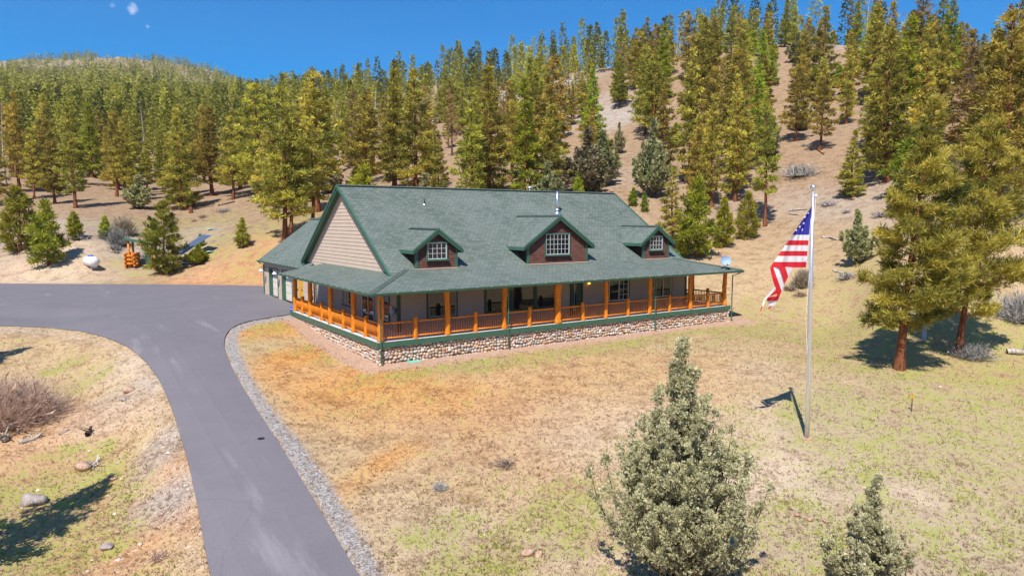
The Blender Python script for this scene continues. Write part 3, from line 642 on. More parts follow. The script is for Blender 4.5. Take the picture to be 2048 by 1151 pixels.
# ---- river stone skirt: every stone modelled
def stones(name, p0, p1, zt, zbf, seed):
    rng = np.random.RandomState(seed); p0 = np.array(p0, float); p1 = np.array(p1, float); ln = np.linalg.norm(p1-p0); d = (p1-p0)/ln; n = np.array([d[1], -d[0]])
    g = (1+5**.5)/2; ico = np.array([(-1,g,0),(1,g,0),(-1,-g,0),(1,-g,0),(0,-1,g),(0,1,g),(0,-1,-g),(0,1,-g),(g,0,-1),(g,0,1),(-g,0,-1),(-g,0,1)], float); ico /= np.linalg.norm(ico[0])
    tri = np.array([(0,11,5),(0,5,1),(0,1,7),(0,7,10),(0,10,11),(1,5,9),(5,11,4),(11,10,2),(10,7,6),(7,1,8),(3,9,4),(3,4,2),(3,2,6),(3,6,8),(3,8,9),(4,9,5),(2,4,11),(6,2,10),(8,6,7),(9,8,1)])
    # one subdivision
    vs = [tuple(v) for v in ico]; mid = {}; f2 = []
    def md(a, b):
        k = (min(a, b), max(a, b))
        if k not in mid: q = (np.array(vs[a])+vs[b])/2; vs.append(tuple(q/np.linalg.norm(q))); mid[k] = len(vs)-1
        return mid[k]
    for a, b, c in tri: x, y, z = md(a,b), md(b,c), md(c,a); f2 += [(a,x,z),(b,y,x),(c,z,y),(x,y,z)]
    vs = np.array(vs); f2 = np.array(f2); V = []; F = []; T = []
    pal = np.array([(.56,.45,.35),(.64,.54,.44),(.50,.44,.39),(.62,.42,.28),(.50,.40,.32),(.66,.52,.39),(.60,.34,.20),(.50,.46,.44),(.70,.61,.52)])
    zb_min = min(zbf(0), zbf(1), zbf(.5)); row = 0; z = zt
    while z > zb_min-.05:
        h = rng.uniform(.15, .20); u = rng.uniform(-.15, 0)
        while u < ln+.02:
            w_ = rng.uniform(.15, .27); cu = u+w_/2; cz_ = z-h/2+rng.uniform(-.05, .05); u += w_*.93
            if cz_ < zbf(min(max(cu/ln,0),1))-.10 or cu > ln+.05: continue
            a = rng.uniform(-.7, .7); sx, sz, sy = w_*.52, h*.53*rng.uniform(.8,1.15), rng.uniform(.06, .10)
            q = vs*(1+(rng.rand(len(vs))[:, None]-.5)*.16); lu, lz = q[:, 0]*sx, q[:, 2]*sz; lu, lz = lu*math.cos(a)-lz*math.sin(a)*.6, lu*math.sin(a)*.6+lz*math.cos(a)
            P = np.stack([p0[0]+d[0]*(cu+lu)+n[0]*q[:, 1]*sy, p0[1]+d[1]*(cu+lu)+n[1]*q[:, 1]*sy, cz_+lz], 1)
            F.append(f2+len(V)*len(vs)); V.append(P); c = pal[rng.randint(len(pal))]*rng.uniform(.75, 1.15); T.append(np.tile(c, (len(f2), 1)))
        z -= h*.93; row += 1
    me = fast_mesh(name, np.concatenate(V), np.concatenate(F), M['stone'], np.concatenate(T), True); return link(name, me, house)
zf_ = lambda u: -1.13
zl_ = lambda u: float(np.interp(u*14.5, [0, 2, 6, 10, 12.8, 14.5], [-.32, -.42, -.80, -1.0, -1.08, -1.13]))
stones('stone_skirt', (.06,.10), (L-.06,.10), -.24, zf_, 1)
stones('stone_skirt', (.10,D), (.10,.06), -.24, zl_, 2)
stones('stone_skirt', (L-.10,.06), (L-.10,3.5), -.24, zf_, 3)
fw = MB(); fw.box(.11, L-.11, .11, .25, -1.5, -.06); fw.box(.11, .25, .251, D, -1.5, -.06); fw.box(L-.25, L-.11, .251, 3.5, -1.5, -.06); fw.box(.26, XW, D-.1, D, -1.5, -.06); fw.build('foundation', M['mortar'], house)
# ---- log posts, newels, railings
def log_mesh(h, r, seed, knob=True):
    rng = random.Random(seed); n = 12; rings = 22; m = MB(); v = []; f = []
    bx, by = rng.uniform(-.03,.03), rng.uniform(-.03,.03); kn = [(rng.uniform(0, 6.28), rng.uniform(.05, .95)*h, rng.uniform(.25, .6)) for _ in range(int(5*h) if knob else 2)]
    for i in range(rings+1):
        z = h*i/rings; fl = 1+.28*max(0, 1-z/.4)**2; cx = bx*math.sin(z*2.1+seed); cy = by*math.cos(z*1.7+seed)
        for k in range(n):
            a = 2*math.pi*k/n; rr = r*fl*(1+.06*math.sin(3*a+seed)+rng.uniform(-.04, .04))
            for ka, kz, kr in kn:
                da = math.atan2(math.sin(a-ka), math.cos(a-ka)); rr += r*kr*math.exp(-(da/.38)**2-((z-kz)/.07)**2)
            v.append((cx+rr*math.cos(a), cy+rr*math.sin(a), z))
    for i in range(rings):
        for k in range(n): f.append((i*n+k, i*n+(k+1)%n, (i+1)*n+(k+1)%n, (i+1)*n+k))
    f.append(tuple(rings*n+k for k in range(n))); f.append(tuple(range(n))[::-1]); m.add(v, f); return m
posts = [(.28,.28)]+[(x,.25) for x in (3.99,7.58,11.32,15.05,18.82,22.64)]+[(26.22,.27)]
lposts = [(.25,3.82),(.25,7.41),(.25,11.17),(.25,14.3)]
rposts = [(26.22,3.2)]
for i, (x, y) in enumerate(posts+lposts+rposts):
    r_ = .14 if x not in (11.32,) else .19
    o = log_mesh(2.35, r_, i+1).build('log_post', M['log'], house, True); o.location = (x, y, 0); o.rotation_euler = (0, 0, i*1.3)
newels = [(x,.25) for x in (2.14,5.71,9.29,13.22,16.91,20.66,24.44)]; lnew = [(.25,y) for y in (2.11,5.33,8.96,12.74)]; rnew = [(26.22,1.75)]
for i, (x, y) in enumerate(newels+lnew+rnew):
    o = log_mesh(1.10, .11, i+40, False).build('newel_post', M['log'], house, True); o.location = (x, y, 0)
balm = MB().tube([(0,0,.16),(0,0,.5),(0,0,.86)], [.022,.028,.022], 6)
bal0 = None; nbal = 0; rest = MB()
def railing(a, b):
    global bal0, nbal
    a = np.array(a, float); b = np.array(b, float); ln = np.linalg.norm(b-a); d = (b-a)/ln; A = a+d*.10; B = b-d*.10
    m = MB(); m.tube([(*A,.89),(*((A+B)/2),.885),(*B,.89)], .048, 8); m.tube([(*A,.15),(*((A+B)/2),.148),(*B,.15)], .042, 8)
    o = m.build('railing', M['log'], house, True); n = max(int(round(ln/.145))-1, 2)
    for k in range(1, n+1):
        p = a+(b-a)*k/(n+1)
        if nbal < 100:
            if bal0 is None: q = balm.build('baluster', M['log'], o, True); bal0 = q
            else: q = bal0.copy(); COL.objects.link(q); q.parent = o
            q.location = (p[0], p[1], 0); nbal += 1
        else: rest.tube([(p[0],p[1],.16),(p[0],p[1],.5),(p[0],p[1],.86)], [.022,.028,.022], 6)
fr = sorted(posts+newels); lf = [posts[0]]+sorted(lposts+lnew, key=lambda q: q[1]); rr_ = [posts[-1]]+rnew+rposts
seq = []
for i in range(len(lf)-1): seq.append((lf[i], lf[i+1]))
for i in range(len(fr)-1): seq.append((fr[i], fr[i+1]))
seq.sort(key=lambda s: math.hypot((s[0][0]+s[1][0])/2-CAM[0], (s[0][1]+s[1][1])/2-CAM[1]))
for i in range(len(rr_)-1): seq.append((rr_[i], rr_[i+1]))
seq.append(((26.22,3.2),(24.75,3.2)))
for s in seq: railing(*s)
o = rest.build('baluster', M['log'], house, True); tag(o, kind='stuff')
# ---- windows in walls. frame boxes stand proud of the siding
def window(parent, x0, x1, z0, z1_, y, grid=(1,1), frame=M['trimd'], inner=M['white'], sill=True, split=None, fw_=.09, ax='x', out=-1, nm='window', gridcols=None, sash=.05):
    """ax 'x': wall plane y, faces -y. ax 'y': wall plane x=y, faces -x"""
    def bx(m, a0, a1, o0, o1, c0, c1, mi=0):
        o0, o1 = y+out*o0, y+out*o1
        if ax == 'x': m.box(a0, a1, min(o0,o1), max(o0,o1), c0, c1, mi)
        else: m.box(min(o0,o1), max(o0,o1), a0, a1, c0, c1, mi)
    m = MB(); f = fw_
    bx(m, x0-f, x0, 0, .075, z0-f, z1_+f); bx(m, x1, x1+f, 0, .075, z0-f, z1_+f); bx(m, x0, x1, 0, .075, z1_, z1_+f); bx(m, x0, x1, 0, .075, z0-f, z0)
    if sill: bx(m, x0-f-.06, x1+f+.06, .0751, .14, z0-f-.03, z0-f+.06)
    wo = m.build(nm, frame, parent)
    m = MB(); i = sash; bx(m, x0, x0+i, .01, .06, z0, z1_); bx(m, x1-i, x1, .01, .06, z0, z1_); bx(m, x0+i, x1-i, .01, .06, z1_-i, z1_); bx(m, x0+i, x1-i, .01, .06, z0, z0+i)
    for s in (split or []): bx(m, s-i/2, s+i/2, .012, .058, z0+i, z1_-i)
    g0, g1 = gridcols or (x0+i, x1-i); nx, nz = grid
    for k in range(1, nx): u = g0+(g1-g0)*k/nx; bx(m, u-.009, u+.009, .035, .05, z0+i, z1_-i)
    for k in range(1, nz): v = z0+i+(z1_-z0-2*i)*k/nz; bx(m, g0, g1, .034, .051, v-.009, v+.009)
    p2 = parent if parent.parent else wo      # stay within three levels
    m.build('sash' if p2 is wo else 'window_sash', inner, p2)
    m = MB(); bx(m, x0+.01, x1-.01, .015, .03, z0+.01, z1_-.01); m.build('pane' if p2 is wo else 'window_pane', M['glass'], p2)
    return wo
gw = M['sidingg']
YW = 2.4
window(house, 3.98, 5.72, .66, 2.15, YW, frame=M['trimd'], inner=M['grey'], split=[5.1], sill=False)
window(house, 7.70, 9.40, .66, 2.15, YW, frame=M['trimd'], inner=M['trimd'], split=[], sill=False, sash=.04)
window(house, 9.58, 11.15, .66, 2.15, YW, frame=M['trimd'], inner=M['trimd'], split=[], sill=False, sash=.04)
window(house, 11.33, 12.75, .66, 2.15, YW, frame=M['trimd'], inner=M['trimd'], split=[], sill=False, sash=.04)
window(house, 17.2, 18.95, .68, 2.15, YW, frame=M['trimd'], inner=M['white'], split=[18.1], sill=False, grid=(2,4), gridcols=(18.12,18.9))
window(house, 21.3, 23.05, .68, 2.15, YW, frame=M['trimd'], inner=M['white'], split=[22.25], sill=False)
# front door with sidelight
fd = MB(); fd.box(13.95, 14.05, YW-.09, YW-.01, 0, 2.2); fd.box(14.85, 14.95, YW-.09, YW-.01, 0, 2.2); fd.box(14.05, 14.85, YW-.09, YW-.01, 2.1, 2.2); fd.build('door_frame', M['trimd'], house)
fd = MB(); fd.box(14.06, 14.84, YW-.05, YW-.008, .01, 2.09); fdo = fd.build('front_door', M['trimd'], house)
fd = MB(); fd.box(14.2, 14.42, YW-.062, YW-.051, .3, 1.95); fd.build('pane', M['glass'], fdo)
fd = MB(); fd.box(14.24, 14.26, YW-.075, YW-.063, .3, 1.95); fd.build('glazing_bar', M['white'], fdo)
fd = MB(); fd.tube([(14.75,YW-.06,1.0),(14.75,YW-.13,1.0),(14.62,YW-.13,1.0)], .015, 6); fd.build('handle', M['steel'], fdo)
# side wall glazing
window(house, 9.15, 10.55, .75, 1.75, XW, ax='y', frame=M['trimd'], inner=M['siding'], sill=True, grid=(3,3))
window(house, 5.65, 7.45, .06, 2.1, XW, ax='y', frame=M['grey'], inner=M['white'], split=[6.5], sill=False, nm='sliding_door')
window(house, 3.55, 4.25, .45, 2.1, XW, ax='y', frame=M['trimd'], inner=M['white'], sill=True)
mt = MB(); mt.box(XW-.14, XW-.03, 2.95, 3.25, .95, 1.35); mt.build('meter_box', M['siding'], house)
mt = MB(); mt.tube([(XW-.15,2.72,1.12),(XW-.27,2.72,1.12)], .2, 16); mt.build('hose_reel', M['grey'], house)
# porch lamps
for x in (7.75, 10.0): m = MB(); m.lathe((x,YW-1.3,2.22), [(.03,0),(.06,.03),(.05,.1),(.02,.13)], 8); m.build('porch_bulb', M['white'], house)
ml = Mt('lit_lamp'); ml.col((.9,.5,.1)); ml.b.inputs['Emission Color'].default_value = (1,.45,.05,1); ml.b.inputs['Emission Strength'].default_value = 2.0
m = MB(); m.box(15.38, 15.50, YW-.16, YW-.06, 1.92, 2.04); m.build('porch_lamp', ml.m, house, label='lit amber porch lamp')
# downspouts
def dspout(x, y, top, bot, ex=0, nm='downspout'):
    m = MB(); m.tube([(x+ex*.4,y-.0+(-OV+.1),2.40),(x+ex*.3,y-OV+.12,2.30),(x,y-.08,2.16),(x,y-.08,bot+.12),(x+.02,y-.20,bot)], .04, 8); m.build(nm, M['trim'], house)
dspout(.12, 0, 2.4, -1.08); dspout(7.62, -.02, 2.4, -1.08); dspout(19.0, -.02, 2.4, -1.08); dspout(26.6, 0, 2.4, -1.05, 1)
m = MB(); m.tube([(GX0-.06,GY1-.2,2.5),(GX0+.1,GY1-.3,2.35),(gx-.08,29.0,2.2),(gx-.08,29.0,zf)], .04, 8); m.build('downspout', M['trim'], house)
# ---- dormers
def dormer(xc, half, zt, wl, hy, win, grid):
    """xc apex x, half eave half width, zt apex z, wl wall half width"""
    root = empty('dormer', (0,0,0), 0, house); yf = YB-.02; ya = yf-.20; ze = None
    zeave = zt-hy; pm = hy/half
    def ymeet(z): return YB+(z-ZB)/TM
    # roof: two slabs running back until they meet the main pitch
    m = MB()
    for s in (-1, 1):
        A = (xc, ya, zt); B = (xc+s*half, ya, zeave); C_ = (xc+s*half, ymeet(zeave)+.02, zeave+.01); D_ = (xc, ymeet(zt)+.02, zt+.01)
        m.slab([A, B, C_, D_], .10, 0, uvf((xc,0,zt), (0,1,0), (-s,0,pm)), 1)
    m.build('dormer_roof', [M['roof'], M['trim']], root)
    caps((xc,ya,zt+.01), (xc,ymeet(zt),zt+.02), 'ridge_cap', .13, root)
    zw = zeave+(half-wl)*pm-.1     # wall top at the side
    face = [(xc-wl, ZB+.02), (xc+wl, ZB+.02), (xc+wl, zw), (xc, zt-.12), (xc-wl, zw)]
    siding('dormer_wall', face, (0,yf,0), (1,0,0), (0,-1,0), M['shake'], root, .13, .02)
    for s in (-1, 1):
        m = MB(); x = xc+s*wl; z0 = ZB-.3
        y1 = ymeet(zw)
        m.add([(x,yf,ZB-.1),(x,yf,zw),(x,y1+.1,zw),(x,yf+.3,ZB-.1)], [(0,1,2,3)])
        m.add([(x-s*.05,yf,ZB-.1),(x-s*.05,yf,zw),(x-s*.05,y1+.1,zw),(x-s*.05,yf+.3,ZB-.1)], [(3,2,1,0)]); m.build('dormer_cheek', M['shake'], root)
    m = MB(); bwid = .13 if wl < 2 else .15
    for s in (-1, 1): m = MB(); x = xc+s*(wl-bwid/2+.03); m.box(x-bwid/2, x+bwid/2, yf-.06, yf+.10, ZB+.02, zw+.02); m.build('corner_board', M['trim'], root)
    m = MB()
    for s in (-1, 1):
        for (o0, o1, zt0, zb0) in ((-.045, -.005, .03, -.26), (-.075, -.046, .06, -.10)):
            vs = []
            for yy in (ya+o0, ya+o1): vs += [(xc, yy, zt+zt0), (xc+s*half, yy, zeave+zt0), (xc+s*half, yy, zeave+zb0*.8), (xc, yy, zt+zb0)]
            fs = [(0,1,2,3),(4,7,6,5),(0,4,5,1),(1,5,6,2),(2,6,7,3)]
            m.add(vs, fs)
        x = xc+s*half; y1 = ymeet(zeave)+.1; m.box(min(x, x+s*.04), max(x, x+s*.04), ya-.04, y1, zeave-.19, zeave+.02)
    m.build('rake_board', M['trim'], root)
    m = MB(); m.box(xc-wl-.08, xc+wl+.08, yf-.14, yf-.03, ZB-.012, ZB+.03); m.build('flashing', M['siding'], root)
    (c0, r0, c1, r1) = win; a = on(c0, r0, 1, yf); b = on(c1, r1, 1, yf)
    window(root, a[0], b[0], b[2], a[2], yf-.02, grid=grid, frame=M['trim'], inner=M['white'], fw_=.07, sash=.035, nm='window')
dormer(4.80, 1.55, 5.50, 1.28, 1.16, (854,485.5,892,517), (4,3))
dormer(13.36, 2.78, 6.26, 2.36, 1.90, (1091,468,1137,507.5), (6,4))
dormer(22.0, 1.62, 5.58, 1.25, 1.17, (1299,472.5,1323,498.5), (4,3))
# ---- stove pipe and vents on the roof
def roofpt(c, r):
    d = ray(c, r); k = (ZB-CAM[2]+(CAM[1]-YB)*TM)/(d[2]-d[1]*TM); return CAM+d*k
q = roofpt(1114.5, 427); topz = pj(q); hgt = (427-380)/FPX*topz[2]
m = MB(); m.lathe(q, [(.10,-.1),(.10,hgt-.10),(.085,hgt-.10),(.085,hgt-.03)], 16, 0); m.lathe(q+np.array([0,0,hgt-.03]), [(.15,0),(.15,.05),(.03,.12)], 16, 1)
m.lathe(q, [(.26,-.18),(.24,.06),(.11,.16)], 16, 0); m.lathe(q, [(.17,.22),(.19,.26),(.11,.33)], 16, 0); m.build('stove_pipe', [M['steel'], M['black']], house, True)
q = roofpt(849, 409); m = MB(); m.lathe(q, [(.14,-.12),(.11,.02),(.05,.06)], 12, 1); m.lathe(q, [(.035,0),(.035,.40)], 10, 0); m.build('vent_pipe', [M['black'], M['steel']], house, True)
q = np.array([16.9, 10.9, 7.9]); m = MB(); m.lathe(q, [(.12,-.4),(.12,.42)], 12, 0); m.lathe(q, [(.17,.42),(.17,.55),(.05,.6)], 12, 0); m.build('vent_pipe', [M['steel']], house, True)
# ---- satellite dish on the eave
q = on(1450, 534, 1, -.1); q[2] = ZE+.46*MP+.03
sd = empty('satellite_dish', q); tag(sd, 'grey satellite dish mounted on the porch roof at its right front corner', 'satellite dish')
m = MB(); m.box(-.16,.16,-.12,.12,-.02,.03); m.tube([(0,0,0),(0,.06,.22),(0,-.05,.42)], .03, 8); m.build('mast', M['grey'], sd)
m = MB(); vs = []; fs = []
for i in range(7):
    for k in range(20): a = 2*math.pi*k/20; rr = .36*i/6; vs.append((rr*math.cos(a), -.16*(rr/.36)**2, rr*math.sin(a)*1.0))
for i in range(6):
    for k in range(20): fs.append((i*20+k, i*20+(k+1)%20, (i+1)*20+(k+1)%20, (i+1)*20+k))
m.add(vs, fs); m.add([(v[0]*1.03, v[1]+.02, v[2]*1.03) for v in vs], [f[::-1] for f in fs])
dd = m.build('reflector', M['bluegrey'], sd, True); dd.location = (0,-.02,.52); dd.rotation_euler = (R(-22), 0, R(-35))
m = MB(); m.tube([(0,-.08,.28),(-.14,-.30,.40),(-.2,-.36,.5)], .015, 6); m.box(-.29,-.14,-.43,-.31,.46,.56,1); m.build('feed_arm', [M['grey'], M['white']], sd)
# small pot at the deck end
q = on(585, 622, 2, .02); m = MB(); m.lathe((0,0,0), [(.13,0),(.15,.03),(.16,.12)], 14, 0); m.lathe((0,0,.12), [(.163,0),(.165,.03)], 14, 1); m.lathe((0,0,.15), [(.16,0),(.19,.1),(.17,.13),(.14,.13)], 14, 2)
o = m.build('bucket', [M['blue'], M['white'], M['blue']]); o.location = (.12, 14.5, .012); tag(o, 'small blue bucket with a white band on the far left corner of the porch deck', 'bucket')

# ------------------------------------------------------------------ trees
def unit(a): return a/np.maximum(np.linalg.norm(a, axis=-1, keepdims=True), 1e-9)
def blades(rng, C, D, K, ln, wd, spread=.9, tint=None, droop=0.0):
    """K leaf blades fan out from every tuft centre C (n,3) round direction D"""
    n = len(C); d = unit(D[:, None, :]+rng.normal(0, spread, (n, K, 3))); d[:, :, 2] -= droop; d = unit(d)
    L_ = ln*rng.uniform(.65, 1.2, (n, K, 1)); s = unit(np.cross(d, rng.normal(0, 1, (n, K, 3)))); c = C[:, None, :]+rng.normal(0, ln*.12, (n, K, 3))
    a = c-d*L_*.1; b = c+d*L_*.55+s*wd*.5; e = c+d*L_; f = c+d*L_*.55-s*wd*.5
    V = np.stack([a, b, e, f], 2).reshape(-1, 3); F = np.arange(len(V)).reshape(-1, 4)
    tt = np.repeat(tint, K, 0)+rng.uniform(-.12, .12, (n*K, 1)) if tint is not None else None
    return V, F, np.clip(tt, 0, 1)
def tubes(segs, n=5):
    """segs: list of (points, radii) -> V, F"""
    V = []; F = []; b = 0
    for pts, rad in segs:
        pts = np.array(pts, float); m = len(pts)
        for i in range(m):
            d = unit(pts[min(i+1, m-1)]-pts[max(i-1, 0)]); a = unit(np.cross(d, (0,0,1.) if abs(d[2]) < .9 else (0,1.,0))); c = np.cross(d, a)
            t = 2*math.pi*np.arange(n)/n; V.append(pts[i]+(a[None]*np.cos(t)[:, None]+c[None]*np.sin(t)[:, None])*rad[i])
        for i in range(m-1):
            for k in range(n): F.append((b+i*n+k, b+i*n+(k+1)%n, b+(i+1)*n+(k+1)%n, b+(i+1)*n+k))
        b += m*n
    return np.concatenate(V), np.array(F)
def pine(seed, H, Rr, base, nb, dens, K, ln, wd, lean=(0,0), mat='needle', bark='bark', rt=None, power=.75, dead=0., full=1., low=.55):
    """a ponderosa: tapered trunk with limbs, tufts of needles on the outer limb. -> (trunk mesh, crown mesh)"""
    rng = np.random.RandomState(seed); rt = rt or H*.016; segs = []
    zz = np.linspace(0, 1, 12); bend = rng.uniform(-.02, .02, 2)*H
    tp = np.stack([lean[0]*zz+bend[0]*np.sin(zz*3.5), lean[1]*zz+bend[1]*np.sin(zz*2.8), zz*H-(zz < .01)*.4], 1)
    segs.append((tp, rt*(1-zz*.93)*(1+.55*np.exp(-zz*H/.5))))
    def at(t): return np.array([np.interp(t, zz, tp[:, k]) for k in range(3)])
    C = []; D = []; T = []
    for i in range(nb):
        u = (i+rng.uniform(0, 1))/nb; t = base+(1-base)*u**1.02
        prof = min(1, (1-u)**power*1.02+.03)*min(1, low+(1-low)*u/.22)
        l = Rr*prof*rng.uniform(.55, 1.15); az = i*2.4+rng.uniform(-.5, .5); el = -.22+.75*u+rng.uniform(-.12, .2)
        d = np.array([math.cos(az)*math.cos(el), math.sin(az)*math.cos(el), math.sin(el)]); p0 = at(t); m = 5
        pts = [p0+d*l*s+np.array([0,0,1])*(.16*l*s*s) for s in np.linspace(0, 1, m)]
        rb = max(.018, rt*.28*(l/Rr)*(1-.5*u)); segs.append((pts, rb*np.linspace(1, .25, m)))
        if rng.rand() < dead: continue
        k = max(int(dens*(l/Rr)**1.35*rng.uniform(.7, 1.2)), 3); s = rng.uniform(.18, 1.04, k)**.72
        P = p0+d*(l*s)[:, None]+np.array([0,0,1])*(.16*l*s*s)[:, None]; sd = np.array([-math.sin(az), math.cos(az), 0]); wv = .30*l*(1.15-s)+.12*l
        off = rng.normal(0, 1, k)*wv*.62; P = P+sd*off[:, None]+np.array([0,0,1])*(rng.normal(0, .07, k)*l+.05*l+np.abs(off)*.1)[:, None]
        C.append(P); D.append(np.tile(d*.55+np.array([0,0,.55]), (k, 1))+sd*(off/np.maximum(wv, .1)*.5)[:, None]); T.append(np.clip(rng.normal(.52, .16)+rng.normal(0, .15, (k, 1)), 0, 1))
    k = 10; top = at(1.0); C.append(top+rng.normal(0, .12, (k, 3))*Rr*.5-np.array([0,0,.03*H])); D.append(np.tile([0,0,1.], (k, 1))); T.append(np.full((k, 1), .7))
    V, F = tubes(segs, 6); tm = fast_mesh('trunk', V, F, M[bark], smooth=True)
    V, F, T = blades(rng, np.concatenate(C), np.concatenate(D), K, ln, wd, .75, np.concatenate(T)); cm = fast_mesh('crown', V, F, M[mat], np.repeat(T, 3, 1))
    return tm, cm
def juniper(seed, H, Rr, nsp, dens, K, ln, wd, mat='juniper', bark='barkd'):
    """irregular juniper: many upright plumes round a leading spire"""
    rng = np.random.RandomState(seed); segs = []; C = []; D = []; T = []
    for i in range(nsp):
        lead = i == 0; az = i*2.4+rng.uniform(-.4, .4); f = (i/nsp)**.6
        hh = H if lead else H*(1-.60*f*rng.uniform(.75, 1.15))*rng.uniform(.80, .99); rr = 0 if lead else Rr*f*rng.uniform(.7, 1.12)
        tip = np.array([math.cos(az)*rr, math.sin(az)*rr, hh]); b0 = np.array([0, 0, rng.uniform(.0, .15)*H]); mid = np.array([math.cos(az)*rr*.80, math.sin(az)*rr*.80, hh*(.45 if f < .7 else .25)])
        s = np.linspace(0, 1, 8)[:, None]; pts = b0*(1-s)**2+2*mid*s*(1-s)+tip*s*s; segs.append((pts, .035*H/5*np.linspace(1, .15, 8)*(1.8 if lead else 1)))
        k = int(dens*(hh/H)*(3.6 if lead else 1)); u = rng.uniform(.12, 1, k)**.8; P = b0*((1-u)**2)[:, None]+2*mid*(u*(1-u))[:, None]+tip*(u*u)[:, None]
        # every plume carries short side sprays; tufts sit along them
        nsub = 16 if not lead else 64; us = rng.uniform(.14, 1, nsub)**.85; us[0] = 1; Bs = b0*((1-us)**2)[:, None]+2*mid*(us*(1-us))[:, None]+tip*(us*us)[:, None]
        a_ = rng.uniform(0, 2*math.pi, nsub); ds = unit(np.stack([np.cos(a_)*.75, np.sin(a_)*.75, rng.uniform(.5, 1.5, nsub)], 1)+(unit(np.array([tip[0], tip[1], 0])+1e-6)*.25)[None])
        ls = (Rr*.27*(1-us)**.6+.05*Rr)*rng.uniform(.5, 1.5, nsub); ls[0] = .10*Rr; j_ = rng.randint(0, nsub, k); s_ = rng.uniform(0, 1, k)**.8; a = a_[j_]; u = us[j_]; ph = rng.uniform(0, 6.28, 3)
        P = Bs[j_]; off = ds[j_]*(ls[j_]*s_)[:, None]+rng.normal(0, .030*Rr, (k, 3))*(1.2-.7*s_)[:, None]; C.append(P+off); D.append(ds[j_]+np.array([0,0,.4])); T.append(np.clip(rng.normal(.5, .17, (k, 1))+(.2*(s_-.4))[:, None], 0, 1))
    V, F = tubes(segs, 6); tm = fast_mesh('trunk', V, F, M[bark], smooth=True)
    V, F, T = blades(rng, np.concatenate(C), np.concatenate(D), K, ln, wd, .7, np.concatenate(T)); cm = fast_mesh('crown', V, F, M[mat], np.repeat(T, 3, 1))
    return tm, cm
def twiggy(seed, H, Rr, n, wd, mat, lean=0, curve=.2, name='branches', base=.15):
    """bare shrub: stems that split into fine twigs"""
    rng = np.random.RandomState(seed); V = []; T = []; 
    az = rng.uniform(0, 2*math.pi, n); el = np.arccos(rng.uniform(.02, 1, n)**.9); l = rng.uniform(.6, .98, n)
    d = np.stack([np.cos(az)*np.sin(el)*Rr, np.sin(az)*np.sin(el)*Rr, np.cos(el)*H], 1)*l[:, None]; b = rng.normal(0, base, (n, 3))*[Rr, Rr, 0]
    k = 4; j = rng.uniform(.35, .92, (n, k, 1)); p = b[:, None]+d[:, None]*j; q = p+d[:, None]*rng.uniform(.06, .22, (n, k, 1))+rng.normal(0, .075, (n, k, 3))*[Rr, Rr, H]
    A = np.concatenate([b, p.reshape(-1, 3)]); B = np.concatenate([b+d, q.reshape(-1, 3)]); s = unit(np.cross(B-A, rng.normal(0, 1, A.shape)))
    w_ = np.concatenate([np.full(n, wd), np.full(n*k, wd*.6)])[:, None]; Mi = (A+B)/2+rng.normal(0, .03, A.shape)*Rr
    Vv = np.stack([A-s*w_, A+s*w_, Mi+s*w_*.8, B, Mi-s*w_*.8], 1).reshape(-1, 3); F = np.arange(len(Vv)).reshape(-1, 5); t = rng.uniform(0, 1, (len(F), 1))
    return fast_mesh(name, Vv, F, M[mat], np.repeat(t, 3, 1))
TREES = []
def put(proto, P, label, cat='pine tree', group=None, name='pine_tree', s=1., sxy=None, rz=None, seedh=0):
    tm, cm = proto; root = empty(name, P); a = random.Random(int(P[0]*131+P[1]*17+seedh))
    root.rotation_euler = (0, 0, a.uniform(0, 6.28) if rz is None else rz); sxy = sxy or s; root.rotation_euler = (a.gauss(0, .022), a.gauss(0, .022), root.rotation_euler[2]) if rz is None else (0, 0, rz); root.scale = (sxy, sxy, s)
    tag(root, label, cat, group); link('trunk', tm, root); link('crown', cm, root); TREES.append((P[0], P[1])); return root
def height_for(P, top):     # metres so that the tip reaches photo row top
    d = np.array(P)-CAM; f2 = _f2; hor = d[:2]@f2; 
    lo, hi = .5, 60
    for _ in range(30):
        m = (lo+hi)/2
        if pj((P[0], P[1], P[2]+m))[1] > top: lo = m
        else: hi = m
    return lo
HB = 16.0
BIG = [pine(s, HB, r_, b, nb, dn, 7, .50, .11, rt=.24, mat=mt, power=pw, low=.72) for s, r_, b, nb, dn, mt, pw in
       ((1,2.6,.07,70,36,'needle',.72),(2,2.2,.15,64,32,'needle',.62),(3,3.0,.05,72,38,'needle',.80),(4,2.4,.26,52,34,'needle',.55),(5,2.0,.08,66,30,'needle',.78),(6,2.8,.18,56,38,'needle',.6),(7,2.5,.04,72,36,'needleg',.9),(8,3.3,.16,62,42,'needle',.7))]
DRY = [pine(s, HB, 2.2, .2, 58, 20, 6, .48, .10, rt=.22, mat='needleb', bark='barkd', power=.7, dead=.25) for s in (21, 22)]
SNAG = [pine(s, HB, 1.7, .15, 80, 3, 3, .40, .05, rt=.18, mat='needleb', bark='deadwood', power=.8, dead=.9) for s in (31, 32)]
YNG = [pine(s, 4.0, r_*1.15, .05, 46, 34, 8, .34, .06, rt=.09, mat='needleg', power=.8) for s, r_ in ((41, 1.25), (42, 1.0), (43, 1.45))]
JUN = [juniper(s, 5.0, 1.7, 22, 130, 4, .30, .12, 'juniperd') for s in (51, 52)]

